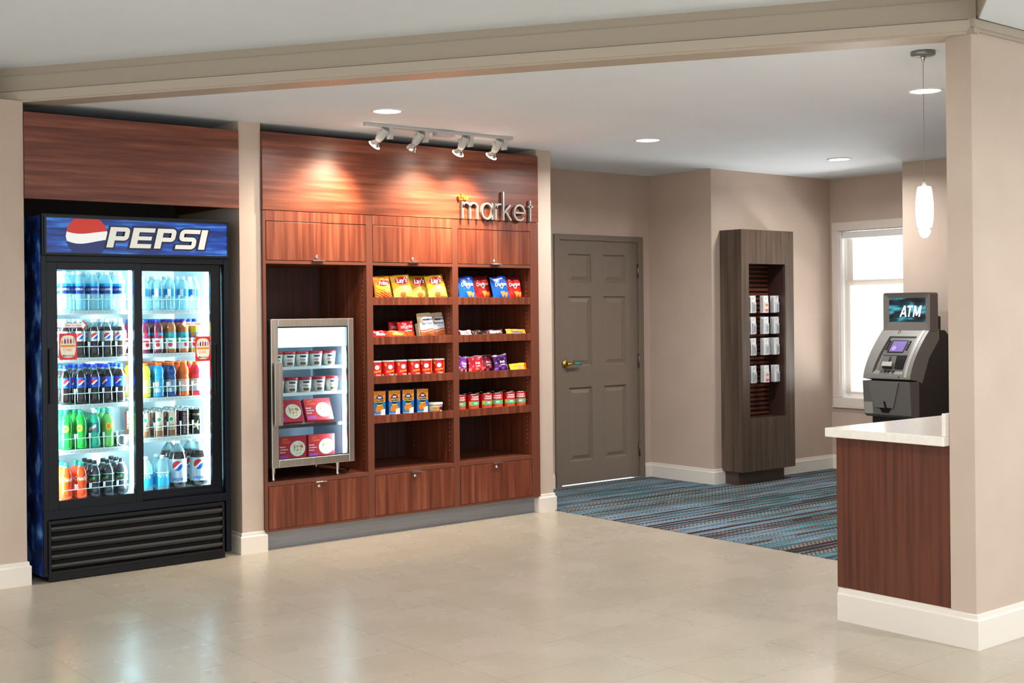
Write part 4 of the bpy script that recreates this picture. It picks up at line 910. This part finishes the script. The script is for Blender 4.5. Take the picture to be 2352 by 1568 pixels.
copybag(orr, 'red tortilla chip bag at the right end of its shelf', 5.874, bz_-.004, 7.24, -.10, -.18)
copybag(orr, 'red tortilla chip bag half hidden behind blue one', 5.50, bz_-.01, 7.30, .02, -.1)
# second shelf, left bay
z2 = BT[1]+.001
def pack(w, h, t, col, texts, paint=None, seed=0): return bag(w, h, t, paint or (lambda u, v: 0), None, texts, seed)
o = bagthing('candy_pack', 'red candy pack lying at the left end', 'candy packs', pack(.13, .06, .035, 0, [('Skittles', .0, .028, .026, 1, dict(bold=.03, shear=.2))], seed=11), [G('candyred', '#d5121c'), WHT], 4.656, z2-.005, 7.20, .03, -.35)
o = bagthing('candy_pack', 'orange peanut butter candy pack', 'candy packs', pack(.15, .056, .03, 0, [('Reeses', -.008, .027, .028, 1, dict(bold=.02, shear=.15))], seed=12), [G('reese', '#f0581a'), YEL], 4.80, z2-.005, 7.205, .03, -.35)
copybag(o, 'red-orange candy pack lying behind the front pack', 4.74, z2+.0, 7.27, .05, -.5)
def p_chz(u, v): return 2 if (v < .33 and abs(u-.2) < .55-.6*abs(v-.16) and int(u*9+v*13+20) % 3) else (1 if abs(v-.64) < .085 and abs(u) < .72 else (1 if .36 < v < .42 and -.3 < u < .6 else 0))
o = bagthing('cracker_bag', 'red cheese cracker bag with white name strip', 'cracker bags', bag(.135, .118, .035, p_chz, None, [('CHEEZ-IT', 0, .0755, .0225, 3, dict(bold=.03))], 13), [G('crackerred', '#d41420'), WHT, ORG, RED], 4.905, z2-.006, 7.235, -.09, -.25)
copybag(o, 'second red cracker bag behind, half in shadow', 4.87, z2-.004, 7.31, .02, -.2)
def p_fam(u, v):
    if v < .27+.03*math.sin(3*u): return 3 if int(u*8+v*29+30) % 3 else 4
    if abs(v-(.33+.03*math.sin(3*u))) < .03: return 2
    if .80 < v < .90 and u > -.55: return 5 if u < .4 else 6
    return 1 if .70 > v or u > -.6 else 0
def cookie():
    m = MB(); w, h = .122, .168
    m.prism([(-w/2, 0), (w/2, 0), (w/2, h*.97), (w/2-.012, h), (-w/2+.012, h), (-w/2, h*.97)], 0, .004, 'y', 0)
    m.box((-w/2, .004, 0), (w/2, .04, .10), 0)
    b_ = bag(w*.96, h*.82, .03, p_fam, None, [('famous', 0, .092, .030, 7, dict(bold=.02, shear=.1)), ('AMOS', .012, .070, .024, 8, dict(bold=.01, sx=.9))], 14)
    m.merge(b_, Matrix.Translation((0, -.006, 0))); return m
FM = [mat('card_kraft', '#cdbd9a', .6), mat('pouch_white', '#eef0f2', .35), mat('wave_red', '#c2452a'), mat('cookie', '#d0743a', .5), mat('cookie_dark', '#7a3c1c', .5), mat('cookie_brown', '#5a3020', .5), mat('tag_blue', '#5b8fc9'), mat('famous_blue', '#274f86'), mat('amos_blue', '#a9c4e2')]
o = bagthing('cookie_bag', 'white and brown cookie bag with tall card, left one', 'cookie bags', cookie(), FM, 5.050, z2-.004, 7.20, -.05, -.20)
copybag(o, 'white and brown cookie bag with tall card, right one', 5.178, z2-.002, 7.24, -.07, -.20)
# second shelf, right bay: candy bars
def bar(label, group, x, w, cols, txt, tcol, ry, z=z2):
    q = pack(w, .05, .026, 0, [(txt, 0, .025, .027, 1, dict(bold=.03, sx=.85))] if txt else [], paint=(lambda u, v: 2 if abs(u) > .86 else 0), seed=len(txt)+int(x*100)); return bagthing('candy_bar', label, group, q, [cols[0], tcol, cols[1]], x, z-.004, 7.20, ry, -.45)
bar('white candy bar with red disc at the left end', 'candy bars', 5.385, .115, (G('cw', '#e9dedb'), G('cr', '#8e1a24')), 'II O', RED, .0)
bar('dark brown candy bar lying flat in the middle', 'candy bars', 5.505, .13, (G('cbk', '#2c1612'), G('cbk2', '#3a1c16')), '', RED, .02, z2-.010)
bar('silver-lettered brown chocolate bar', 'candy bars', 5.645, .155, (G('cbr', '#4a2022'), G('cbr2', '#4a2022')), "HERSHEY'S", WHT, -.04)
bar('yellow candy bar at the right end', 'candy bars', 5.845, .19, (G('cy', '#f2a91a'), G('cy2', '#e8b52c')), 'Butterfinger', BLU, .03)
# third shelf: crisps cans
z3 = BT[2]+.001
def p_pr(a, y):
    X = a/.0455
    if ell(X, y, .15, .66, .36, .14): return 1
    if ell(X, y, -.62, .82, .17, .09) or ell(X, y, -.5, .75, .10, .05): return 2
    if ell(X, y, 1.25, .6, .22, .42): return 2
    if -1.35 < X < -.9 and y < .22: return 4
    return 0
def pring():
    t = thing('crisps_can', 'can', 'crisps'); r = .0455; h = .118
    m = band(r, .003, h-.006, p_pr, 120, 48, 0); m.build('tube', [mat('can_red', '#dc1418', .3), WHT, mat('chip_gold', '#e8a03c'), mat('moustache', '#7a2418'), CREAM], t)
    MB().lathe([(r*.96, 0), (r, .003)], 40).build('base_rim', M_CHROME, t)
    MB().lathe([(r+.0016, h-.010), (r+.0016, h), (r-.002, h+.001), (0, h)], 40).build('lid', mat('lid_cream', '#efe3dc', .35), t)
    q = text_mb('Pringles', .0185, .03, shear=.1); on_cyl(q, r+.0006, .046, .15); q.map(lambda x, y, z: (x, y, z+(x-.005)*.18)); q.build('lettering', YEL, t)
    q = text_mb('Original', .0125, .02); on_cyl(q, r+.0006, .024, .38); q.build('lettering', WHT, t); return t
pp = Proto(pring)
for i, x in enumerate((4.640, 4.745, 4.848, 4.958, 5.060, 5.168)):
    pp.put((x, 7.19, z3), (-.30, -.28, -.20, -.18, -.62, -.60)[i], 'small red crisps can, %s from left in the row of six' % ORD[i], 'red crisps cans')
def p_fruit(k):
    def f(u, v):
        if v > .95: return 3
        if ell(u, v, .05, .56, .62, .19): return 1
        q = math.sin(u*7+k)*math.sin(v*17+2*k)
        return 2 if (v < .34 and q > .1) else (3 if q > .86 else 0)
    return f
def fruit(lab, x, w, c1, c2, c3, s, ry, dz=0, y=7.20, t='fruit'):
    q = bag(w, .125, .042, p_fruit(s), None, [(t, .004, .070, .026, 4, dict(bold=.02, shear=.1)), ('snacks', .004, .050, .015, 4, dict(bold=.02))], 20+s)
    return bagthing('fruit_snack_bag', lab, 'fruit snack bags', q, [G('f%d' % s, c1), G('g%d' % s, c2), G('h%d' % s, c3), mat('foil_silver', '#d8d3da', .25, .6), WHT], x, z3-.006+dz, y, ry, -.18)
fruit('purple fruit snack bag cut off by the left upright', 5.350, .086, '#7b1f9c', '#a43bbf', '#f0a13c', 1, .12)
fruit('bright red fruit snack bag', 5.480, .138, '#c81230', '#d8203c', '#f27a5a', 2, -.06)
fruit('dark crimson fruit snack bag in the middle', 5.618, .125, '#7a0e2c', '#a8143c', '#e85a78', 3, -.10, -.012, 7.245)
fruit('violet fruit snack bag with silver top edge', 5.708, .130, '#4a1466', '#3a0f4c', '#8a5ad0', 4, -.10, -.001, 7.20)
bagthing('fruit_snack_bag', 'yellow gummy pack lying at the right end', 'fruit snack bags', bag(.165, .062, .03, lambda u, v: 1 if u > .62 else (2 if ell(u, v, .1, .4, .3, .3) else 0), None, [], 31), [G('gy', '#f2cf2a'), G('go', '#ee6a1c'), mat('gummy', '#e89a6a')], 5.868, z3-.008, 7.20, -.04, -.35)
# fourth shelf: boxes, bowl, soup cans
z4 = BT[3]+.0005
def macbox():
    t = thing('pasta_box', 'box', 'box'); w, h, d_ = .092, .178, .034
    def col(u, v, side):
        if side: return 1 if v < .95 else 0
        if ell(u, v, 0, .66, .66, .20): return 2
        if ell(u, v, .05, .34, .66, .13) or ell(u, v, -.3, .30, .4, .10): return 0
        if v > .60+.04*math.sin(4*u): return 0
        return 2 if v < .07 else 1
    m = MB(); nu, nv = 44, 76
    for i in range(nu):
        for j in range(nv):
            u0, u1, v0, v1 = i/nu, (i+1)/nu, j/nv, (j+1)/nv
            m.add([(-w/2+u0*w, 0, v0*h), (-w/2+u1*w, 0, v0*h), (-w/2+u1*w, 0, v1*h), (-w/2+u0*w, 0, v1*h)], [(0, 1, 2, 3)], col(-1+2*(i+.5)/nu, (j+.5)/nv, 0))
    for (x, mi) in ((-w/2, 3), (w/2, 3)): m.add([(x, 0, 0), (x, d_, 0), (x, d_, h), (x, 0, h)], [(0, 1, 2, 3)], mi)
    m.add([(-w/2, d_, 0), (w/2, d_, 0), (w/2, d_, h), (-w/2, d_, h)], [(3, 2, 1, 0)], 1); m.add([(-w/2, 0, h), (w/2, 0, h), (w/2, d_, h), (-w/2, d_, h)], [(0, 1, 2, 3)], 2); m.add([(-w/2, 0, 0), (w/2, 0, 0), (w/2, d_, 0), (-w/2, d_, 0)], [(3, 2, 1, 0)], 1)
    m.build('carton', [noisy('cheese_orange', [(.4, '#e07818'), (.6, '#f2a02c')], (1, 1, 1), 60, .4), mat('box_blue', '#1a7fcc', .35), mat('box_navy', '#142a6c', .35), mat('box_side', '#123f86', .4)], t)
    m = MB(); q = MB()
    m.add([(-.014, -.0006, .130), (.014, -.0006, .130), (.014, -.0006, .142), (-.014, -.0006, .142)], [(0, 1, 2, 3)], 0)
    m.add([(.006, -.0007, .0), (.042, -.0007, .003), (.043, -.0007, .058), (.010, -.0007, .052)], [(0, 1, 2, 3)], 0)
    for k in range(5): m.add([(.014, -.0009, .014+k*.008), (.034, -.0009, .0155+k*.008), (.034, -.0009, .0165+k*.008), (.014, -.0009, .015+k*.008)], [(0, 1, 2, 3)], 1)
    m.merge(on_front(text_mb('the cheesiest', .0105, .02), -.014, -.001, .024), None, 0)
    m.merge(on_front(text_mb('KRAFT', .008, .03), 0, -.0012, .136), None, 2); m.merge(on_front(text_mb('Macaroni', .0145, .03), 0, -.001, .120), None, 3); m.merge(on_front(text_mb('& Cheese', .0145, .03), 0, -.001, .106), None, 3)
    sm = MB().add([(.022*math.cos(a)-0, -.0009, .088+.010*math.sin(a)) for a in [PI+PI*i/10 for i in range(11)]]+[(.018*math.cos(a), -.0009, .090+.003*math.sin(a)) for a in [2*PI-PI*i/10 for i in range(11)]], [list(range(22))], 3)
    m.merge(sm); m.build('box_print', [WHT, mat('tiny_print', '#b8bcc4'), RED, YEL], t); return t
bp_ = Proto(macbox)
for i, x in enumerate((4.655, 4.775, 4.888, 5.008)): bp_.put((x, 7.155, z4), -.02, 'blue and orange pasta box, %s from left' % ORD[i], 'blue pasta boxes')
for i, x in enumerate((4.658, 4.778, 4.891, 5.011)): bp_.put((x, 7.20, z4), .0, 'blue pasta box standing right behind the %s front box' % ORD[i], 'blue pasta boxes')
t = thing('soup_bowl', 'small round microwave soup bowl with white lid', 'bowl', (5.135, 7.19, z4))
MB().lathe([(.044, 0), (.048, .004), (.054, .062), (0, .062)], 32, (5.135, 7.19, z4)).build('bowl', mat('bowl_cream', '#d9cdbb', .4), t)
MB().lathe([(.057, .060), (.058, .074), (.054, .078), (0, .078)], 32, (5.135, 7.19, z4)).build('lid', mat('bowl_lid', '#f2efe8', .3), t)
m = MB(); n = 16
for i in range(n):
    a0, a1 = -.9+1.7*i/n, -.9+1.7*(i+1)/n; mi = 0 if i > 8 else 1
    for zl, zh, q in ((.010, .050, mi), (.034, .044, 2 if i > 9 else mi), (.018, .024, 3 if i > 9 else mi)):
        f = lambda a, z: (5.135+(.0482+.1*(z-.004)+.0006+(.0004 if q > 1 else 0))*math.sin(a), 7.19-(.0482+.1*(z-.004)+.0006+(.0004 if q > 1 else 0))*math.cos(a), z4+z)
        m.add([f(a0, zl), f(a1, zl), f(a1, zh), f(a0, zh)], [(0, 1, 2, 3)], q)
m.build('bowl_label', [RED, mat('noodle', '#e9c068', .4), NAVY, WHT], t)
SR, SLG, SO = mat('soup_red', '#c8141c', .3), mat('soup_green', '#5cc48a', .4), mat('soup_orange', '#d9581c', .45)
def p_soup(a, y):
    X = a/.045
    if .30 < y < .56 and abs(X) < 1.15: return 2 if ell(X, y, -.95, .46, .3, .14) else 1
    if y < .26+.04*math.sin(5*X) and abs(X) < 1.2: return 3
    return 0
def soup():
    t = thing('soup_can', 'can', 'can'); r, h = .045, .122
    band(r, .006, h-.006, p_soup, 120, 48, 0).build('can_body', [SR, SLG, YEL, SO], t)
    MB().lathe([(0, .001), (r, .001), (r*1.02, .003), (r, .006)], 40, caps=False).build('base_rim', M_CHROME, t)
    MB().lathe([(r, h-.006), (r*1.02, h-.003), (r*1.0, h), (r*.94, h), (r*.92, h-.004), (0, h-.004)], 40, caps=False).build('can_lid', M_CHROME, t)
    for s, sz, z, m_ in (("Campbell's", .0135, .101, WHT), ('CHUNKY', .0165, .084, WHT), ('BEEF', .013, .054, WHT)):
        q = text_mb(s, sz, .035); on_cyl(q, r+.0007, z, .05); q.build('lettering', m_, t)
    return t
sp = Proto(soup)
XS = [5.345, 5.462, 5.581, 5.682, 5.794, 5.900]
RZs = [-.2, .1, .1, -.32, .0, -.35]
for j in range(3):
    for i, x in enumerate(XS):
        sp.put((x+(0, -.004, .003)[j], 7.180+j*.0945+(.0 if j else 0), z4), RZs[(i+j*2) % 6]-.25, 'red soup can with green band, %s from left, %s' % (ORD[i], ROWN[j]), 'red soup cans')
#==SECTION counter
# ------------------------------------------------------------------ counter
CT = thing('counter', 'walnut counter cabinet with white baseboard at its end', 'counter', (5.4, 3.4, 0))
B((5.013, 7.2, 3.110, 3.712, .156, .874)).build('cabinet', M_CTR, CT, .001)
B((5.014, 7.2, 3.110, 3.66, 0, .156)).build('base', M_BASE, CT)
for k in range(4): B((5.05+k*.53, 5.57+k*.53, 3.713, 3.731, .17, .86)).build('cabinet_door', M_CTR, CT, .001)
ct = thing('countertop', 'thick white quartz countertop on the walnut counter', 'countertop', (5.4, 3.4, .876))
B((4.968, 7.22, 3.110, 3.745, .8755, .918)).build('slab', M_QUARTZ, ct, .003)
B((4.985, 7.22, 3.110, 3.128, .918, 1.02)).build('backsplash', M_QUARTZ, ct, .002)
# ------------------------------------------------------------------ gift card stand
KS = thing('card_stand', 'tall dark wooden wall cabinet with slatted opening for gift cards', 'display', (8.52, 7.1, 0))
a, b, f = 8.172, 8.863, 6.996
B((a, b, f, f+.02, .115, .562), (a, b, f, f+.02, 1.876, 2.165), (a, 8.268, f, f+.02, .562, 1.876), (8.748, b, f, f+.02, .562, 1.876),
  (a, a+.02, f+.02, 7.233, .115, 2.165), (b-.02, b, f+.02, 7.233, .115, 2.165), (a+.02, b-.02, f+.02, 7.233, .115, .135), (a+.02, b-.02, f+.02, 7.233, 2.145, 2.165)).build('body', M_KIOSK, KS)
B((8.268, 8.748, f+.02, 7.20, .553, .562), (8.268, 8.748, f+.02, 7.20, 1.876, 1.885), (8.259, 8.268, f+.02, 7.20, .553, 1.885), (8.748, 8.757, f+.02, 7.20, .553, 1.885)).build('inner_lining', mat('dark_red_wood', '#38201a', .5), KS)
m = MB(); m.box((8.26, 7.20, .55), (8.76, 7.21, 1.89))
for k in range(33): m.prism([(7.2, .572+k*.0398), (7.186, .575+k*.0398), (7.186, .594+k*.0398), (7.2, .597+k*.0398)], 8.268, 8.748, 'x', 1)
m.build('slat_board', [mat('slat_dark', '#1c0c08', .6), mat('slat_red', '#6a3524', .4)], KS)
B((8.20, 8.80, 7.07, 7.232, .004, .115)).build('base', mat('kiosk_base_wood', '#4c3b30', .45), KS)
def card(kind):
    def mk():
        t = thing('gift_card', 'card', 'card'); w, h = .067, .148
        B((-w/2, w/2, 0, .0012, -h, 0)).build('backing_card', mat('card_white', '#eceef0', .35), t)
        m = MB()
        if kind == 'pink':
            m.box((-w*.30, -.006, -h*.98), (w*.46, 0, -h*.38), 0); m.add([(.006+.020*math.cos(q), -.0066, -h*.55+.013*math.sin(q)) for q in [2*PI*i/16 for i in range(16)]], [list(range(16))], 1); m.add([(-w*.25, -.0066, -h*.93), (w*.4, -.0066, -h*.93), (w*.4, -.0066, -h*.78), (-w*.25, -.0066, -h*.78)], [(0, 1, 2, 3)], 2)
        else:
            m.box((-w*.20, -.008, -h*.96), (w*.48, 0, -h*.38), 3); m.box((-w*.02, -.0105, -h*.88), (w*.36, -.008, -h*.50), 4)
        m.build('pouch', [mat('pouch_rose', '#f0dcd8', .4), mat('tan_blob', '#c99a5a'), mat('card_pink', '#e0607a'), mat('pouch_grey', '#cfd4d6', .25), mat('pouch_shade', {'a': '#9aa2a6', 'b': '#c8ccd2', 'pink': '#ffffff'}.get(kind, '#aaa'), .3)], t)
        m = MB().add([(-.002+.004*math.cos(q), -.0006, -.026+.006*math.sin(q)) for q in [2*PI*i/10 for i in range(10)]], [list(range(10))], 0)
        m.build('dot_mark', [GRN], t); return t
    return mk
cpk = {k: Proto(card(k)) for k in ('pink', 'a', 'b')}
RWN = ['top row', 'second row', 'third row', 'bottom row']; CN = ['left hook', 'middle hook', 'right hook']
KND = [['a', 'pink', 'a'], ['b', 'b', 'b'], ['b', 'b', 'a'], ['a', 'pink', 'a']]
for r_, z in enumerate((1.606, 1.423, 1.241, 1.004)):
    for c_, x in enumerate((8.398, 8.566, 8.704)):
        kd = KND[r_][c_]; n = 4 if (r_, c_) != (2, 2) else 6
        hk = thing('peg_hook', 'thin metal peg hook holding cards, %s, %s' % (RWN[r_], CN[c_]), 'hook', (x, 7.1, z), 'peg hooks in the card stand')
        q = MB().tube([(x-.002, 7.186, z-.014), (x-.002, 7.05, z-.016), (x-.002, 7.036, z-.008)], .0016, 6); q.box((x-.015, 7.183, z-.025), (x+.011, 7.186, z)); q.build('wire', M_CHROME, hk)
        for k in range(n):
            yy = 7.062+k*.0122
            cpk[kd].put((x+(0 if n == 4 else -.0)+(.0 if k else .0), yy, z), 0, '%s hanging card, %s, %s, %s in the stack' % ({'pink': 'pink and white', 'a': 'white and grey', 'b': 'pale'}[kd], RWN[r_], CN[c_], ['front', 'second', 'third', 'fourth', 'fifth', 'last'][k]), 'hanging cards in the card stand')
#==SECTION atm
# ------------------------------------------------------------------ cash machine
A = thing('cash_machine', 'grey cash machine with lit sign topper by the window', 'cash machine', (8.75, 5.745, 0))
yl, yr = 5.958, 5.535
GA = mat('atm_grey', '#63605c', .38); GL = mat('atm_light_grey', '#7f7d78', .36); GD = mat('atm_dark', '#1f1713', .5); BKS = mat('atm_black', '#0b0b0c', .25)
MB().prism([(8.50, 0), (9.08, 0), (9.08, 1.18), (8.90, 1.31), (8.70, 1.31), (8.50, .93)], yr+.012, yl-.012, 'y').build('cabinet', GD, A, .004)
def curve(t):   # console front profile, t 0 (bottom) .. 1 (top) -> (x, z)
    return (8.398+.272*t**1.55, .940+.378*t-.0*t)
def conpt(w, t, out=0):
    x, z = curve(t); x2, z2_ = curve(min(1, t+.01)); tx, tz = x2-x, z2_-z
    if t >= 1: x0_, z0_ = curve(.99); tx, tz = x-x0_, z-z0_
    l = math.hypot(tx, tz); nx, nz_ = -tz/l, tx/l
    return (x+nx*out, yl-(yl-yr)*w, z+nz_*out)
def conpatch(m, w0, w1, t0, t1, out, th, mi=0, n=10, w0t=None, w1t=None):
    """curved slab on the console front; w0t / w1t: side limits at the top"""
    V_ = []
    for i in range(n+1):
        t = t0+(t1-t0)*i/n; s_ = i/n; a_ = w0+((w0t if w0t is not None else w0)-w0)*s_; b_ = w1+((w1t if w1t is not None else w1)-w1)*s_
        V_ += [conpt(a_, t, out), conpt(b_, t, out), conpt(b_, t, out-th), conpt(a_, t, out-th)]
    F_ = [(0, 1, 2, 3), (4*n+3, 4*n+2, 4*n+1, 4*n)]
    for i in range(n):
        for k in range(4): F_.append((4*i+k, 4*i+4+k, 4*i+4+(k+1) % 4, 4*i+(k+1) % 4))
    m.add(V_, F_, mi)
m = MB()
pts = [curve(i/14) for i in range(15)]+[(8.80, 1.322), (8.80, 1.24), (8.66, 1.10), (8.58, .94), (8.56, .905), (8.50, .925)]
m.prism(pts, yr, yr+.030, 'y'); m.prism(pts, yl-.030, yl, 'y')
m.prism([(p[0]+.026, p[1]-.004) for p in pts[:15]]+pts[15:], yr+.030, yl-.030, 'y')
conpatch(m, .07, .17, 0, 1, 0, .03, w1t=.26); conpatch(m, .82, .93, 0, 1, 0, .03); conpatch(m, .17, .82, .86, 1, 0, .03, w0=.17) if False else conpatch(m, .17, .84, .86, 1, 0, .03)
conpatch(m, .17, .84, 0, .10, 0, .03)
cons = m.build('console', GL, A, .0015)
m = MB(); conpatch(m, .865, .925, .04, .99, .0015, .002); m.build('side_stripe', mat('atm_stripe', '#aeaba4', .35), cons)
m = MB(); conpatch(m, .27, .80, .50, .86, -.012, .016, n=6); conpatch(m, .27, .80, .16, .50, -.018, .010, n=6); m.build('front_plate', GA, cons)
m = MB(); conpatch(m, .335, .68, .545, .80, -.010, .004, n=4); sb = m.build('screen_bezel', BKS, cons)
m = MB(); conpatch(m, .375, .665, .565, .775, -.007, .002, n=4); m.build('screen', mat('atm_screen', '#6d5a98', .2, emit=.25, ecol='#8a78b4'), sb)
m = MB(); m.v += [conpt(.45+.045*math.cos(q), .63+.045*math.sin(q), -.006) for q in [2*PI*i/20 for i in range(20)]]; m.f.append(list(range(20))); m.m.append(0); m.sm.append(False); m.build('screen_graphic', mat('atm_screen2', '#9a8ab8', .2, emit=.3), sb)
for w_ in (.30, .725):
    for k in range(4):
        m = MB(); conpatch(m, w_-.018, w_+.018, .60+k*.05, .63+k*.05, -.004, .008, n=2); m.build('side_button', BKS, cons)
m = MB(); conpatch(m, .62, .80, .22, .48, -.008, .004, n=4, w0t=.585, w1t=.82); m.build('receipt_slot', BKS, cons)
m = MB(); conpatch(m, .36, .57, .25, .335, .010, .026, n=3); cr_ = m.build('card_reader', mat('reader_grey', '#b8b5ad', .3), cons)
m = MB(); conpatch(m, .375, .555, .22, .27, .002, .012, n=2); m.build('card_slot', BKS, cr_)
m = MB(); conpatch(m, .455, .47, .34, .46, -.006, .004, n=2); m.build('slot_line', BKS, cons)
m = MB(); v0_, v1_ = .10, .19
m.add([conpt(.17, .10, 0), conpt(.82, .10, 0), conpt(.82, .20, -.022), conpt(.17, .20, -.022)], [(0, 1, 2, 3)], 0); kp = m.build('keypad_ledge', GL, cons)
m = MB()
for i in range(4):
    for j in range(4):
        def kpnt(u, v): p, q = Vector(conpt(u, .105, 0)), Vector(conpt(u, .195, -.021)); return p.lerp(q, v)+Vector((-.003, 0, .003))
        u0 = .34+i*.075+(.02 if i == 3 else 0); vv = .08+j*.22
        m.add([kpnt(u0, vv), kpnt(u0+.055, vv), kpnt(u0+.055, vv+.15), kpnt(u0, vv+.15)], [(0, 1, 2, 3)])
m.build('keypad', BKS, kp)
m = MB(); m.tube([conpt(.40+.022*math.cos(q), .945+.028*math.sin(q), .001) for q in [2*PI*i/20 for i in range(20)]], .0022, 6, closed=True); m.build('round_badge', BKS, cons)
q = text_mb('triton', .014, .0, shear=.2); q.map(lambda a_, b_, c_: conpt(.20+a_/.423, .945+b_/.38, .0012)); q.build('maker_lettering', GA, cons)
q = MB(); conpatch(q, .75, .775, .035, .055, .001, .002, n=1); q.build('key_lock', BKS, cons)
# lower fascia
m = MB().prism([(8.392, .922), (8.400, .800), (8.412, .66), (8.44, .640), (8.52, .640), (8.52, .922)], yr, yl, 'y'); lf_ = m.build('lower_fascia', GA, A, .003)
def lowp(w, z, out=.0): return (8.392+(.922-z)*.075-out, yl-(yl-yr)*w, z)
def lowpoly(name, pl, out, m_, par): mm = MB(); mm.v = [lowp(w, z, out) for w, z in pl]+[lowp(w, z, -.004) for w, z in pl]; n = len(pl); mm.f = [list(range(n))]+[(i, (i+1) % n, n+(i+1) % n, n+i) for i in range(n)]; mm.m = [0]*(n+1); mm.sm = [False]*(n+1); return mm.build(name, m_, par)
lowpoly('dispenser_hood', [(.13, .915), (.78, .915), (.64, .715), (.25, .715)], .010, mat('atm_hood', '#6b6965', .38), lf_)
lowpoly('dispenser_slot', [(.33, .715), (.60, .715), (.53, .675), (.39, .675)], .002, BKS, lf_)
lowpoly('slot_notch', [(.44, .765), (.48, .765), (.52, .705), (.47, .705)], .0115, BKS, lf_)
lowpoly('notice_label', [(.015, .755), (.19, .755), (.19, .665), (.015, .665)], .001, mat('atm_label', '#a39f98', .5), lf_)
for k in range(7): lowpoly('label_line', [(.03, .748-k*.011), (.17, .748-k*.011), (.17, .745-k*.011), (.03, .745-k*.011)], .0016, mat('atm_label_ink', '#8a8680', .5), lf_)
# topper
tx, ty0, ty1 = 8.66, 5.525, 5.945
T_ = thing if False else None
m = MB()
def rrect(y0_, y1_, z0_, z1_, r_): 
    o_ = []
    for cy, cz, a0 in ((y1_-r_, z1_-r_, 0), (y0_+r_, z1_-r_, 90), (y0_+r_, z0_+r_, 180), (y1_-r_, z0_+r_, 270)): o_ += arc(cy, cz, r_, a0, a0+90, 5)
    return o_
outer = rrect(ty0, ty1, 1.300, 1.608, .018); inner = rrect(ty0+.047, ty1-.047, 1.378, 1.565, .003)
n = len(outer); m.v = [(tx, p[0], p[1]) for p in outer]+[(tx+.012, p[0], p[1]) for p in inner]+[(tx+.11, p[0], p[1]) for p in outer]
for i in range(n):
    j = (i+1) % n; m.f += [(i, j, n+j, n+i), (i, 2*n+i, 2*n+j, j)]; m.m += [0, 0]; m.sm += [False, False]
m.f.append([2*n+i for i in range(n)]); m.m.append(0); m.sm.append(False)
top = m.build('sign_topper', mat('topper_grey', '#766f69', .4), A)
B((tx+.095, 8.86, 5.56, 5.60, 1.24, 1.42), (tx+.095, 8.86, 5.87, 5.91, 1.24, 1.42)).build('topper_bracket', GD, A)
ms = mat('atm_sign', '#10242c', .25); bn = ms.node_tree.nodes['Principled BSDF']; tcn = node(ms, 'ShaderNodeTexCoord'); nn = node(ms, 'ShaderNodeTexNoise'); mpp = node(ms, 'ShaderNodeMapping'); mpp.inputs['Scale'].default_value = (1, 3, 9)
link(ms, tcn.outputs['Object'], mpp.inputs[0]); link(ms, mpp.outputs[0], nn.inputs['Vector']); nn.inputs['Scale'].default_value = 2.2
cc = ramp(ms, nn.outputs['Fac'], [(.35, '#170f12'), (.5, '#12343f'), (.66, '#4a9cb0')]); link(ms, cc, bn.inputs['Base Color']); link(ms, cc, bn.inputs['Emission Color']); bn.inputs['Emission Strength'].default_value = .5
sfc = MB().add([(tx+.0115, p[0], p[1]) for p in rrect(ty0+.046, ty1-.046, 1.377, 1.566, .003)], [list(range(n))]).build('sign_face', ms, top)
q = MB(); H_, cx = .088, 0
for sts, adv in (([((.06, 0), (.36, 1)), ((.66, 0), (.36, 1)), ((.16, .30), (.56, .30))], .70), ([((.30, 0), (.30, 1)), ((.0, .92), (.62, .92))], .74), ([((.08, 0), (.08, 1)), ((.10, 1), (.40, .10)), ((.70, 1), (.40, .10)), ((.72, 0), (.72, 1))], .8)):
    for k_, ((a0, b0), (a1, b1)) in enumerate(sts):
        vert = abs(a1-a0) < .5 and abs(b1-b0) > .5; w_ = .085
        o_ = [(a0-w_, b0), (a0+w_, b0), (a1+w_, b1), (a1-w_, b1)] if vert else [(a0, b0-w_), (a1, b1-w_), (a1, b1+w_), (a0, b0+w_)]
        q.add([(tx+.010-.0003*k_, 5.806-.004-(cx+u_+.22*v_)*H_*.92, 1.418+v_*H_) for u_, v_ in o_], [(0, 1, 2, 3)])
    cx += adv
q.build('lettering', mat('atm_white', '#f4f4f0', .4, emit=.4), sfc)
#==SECTION end
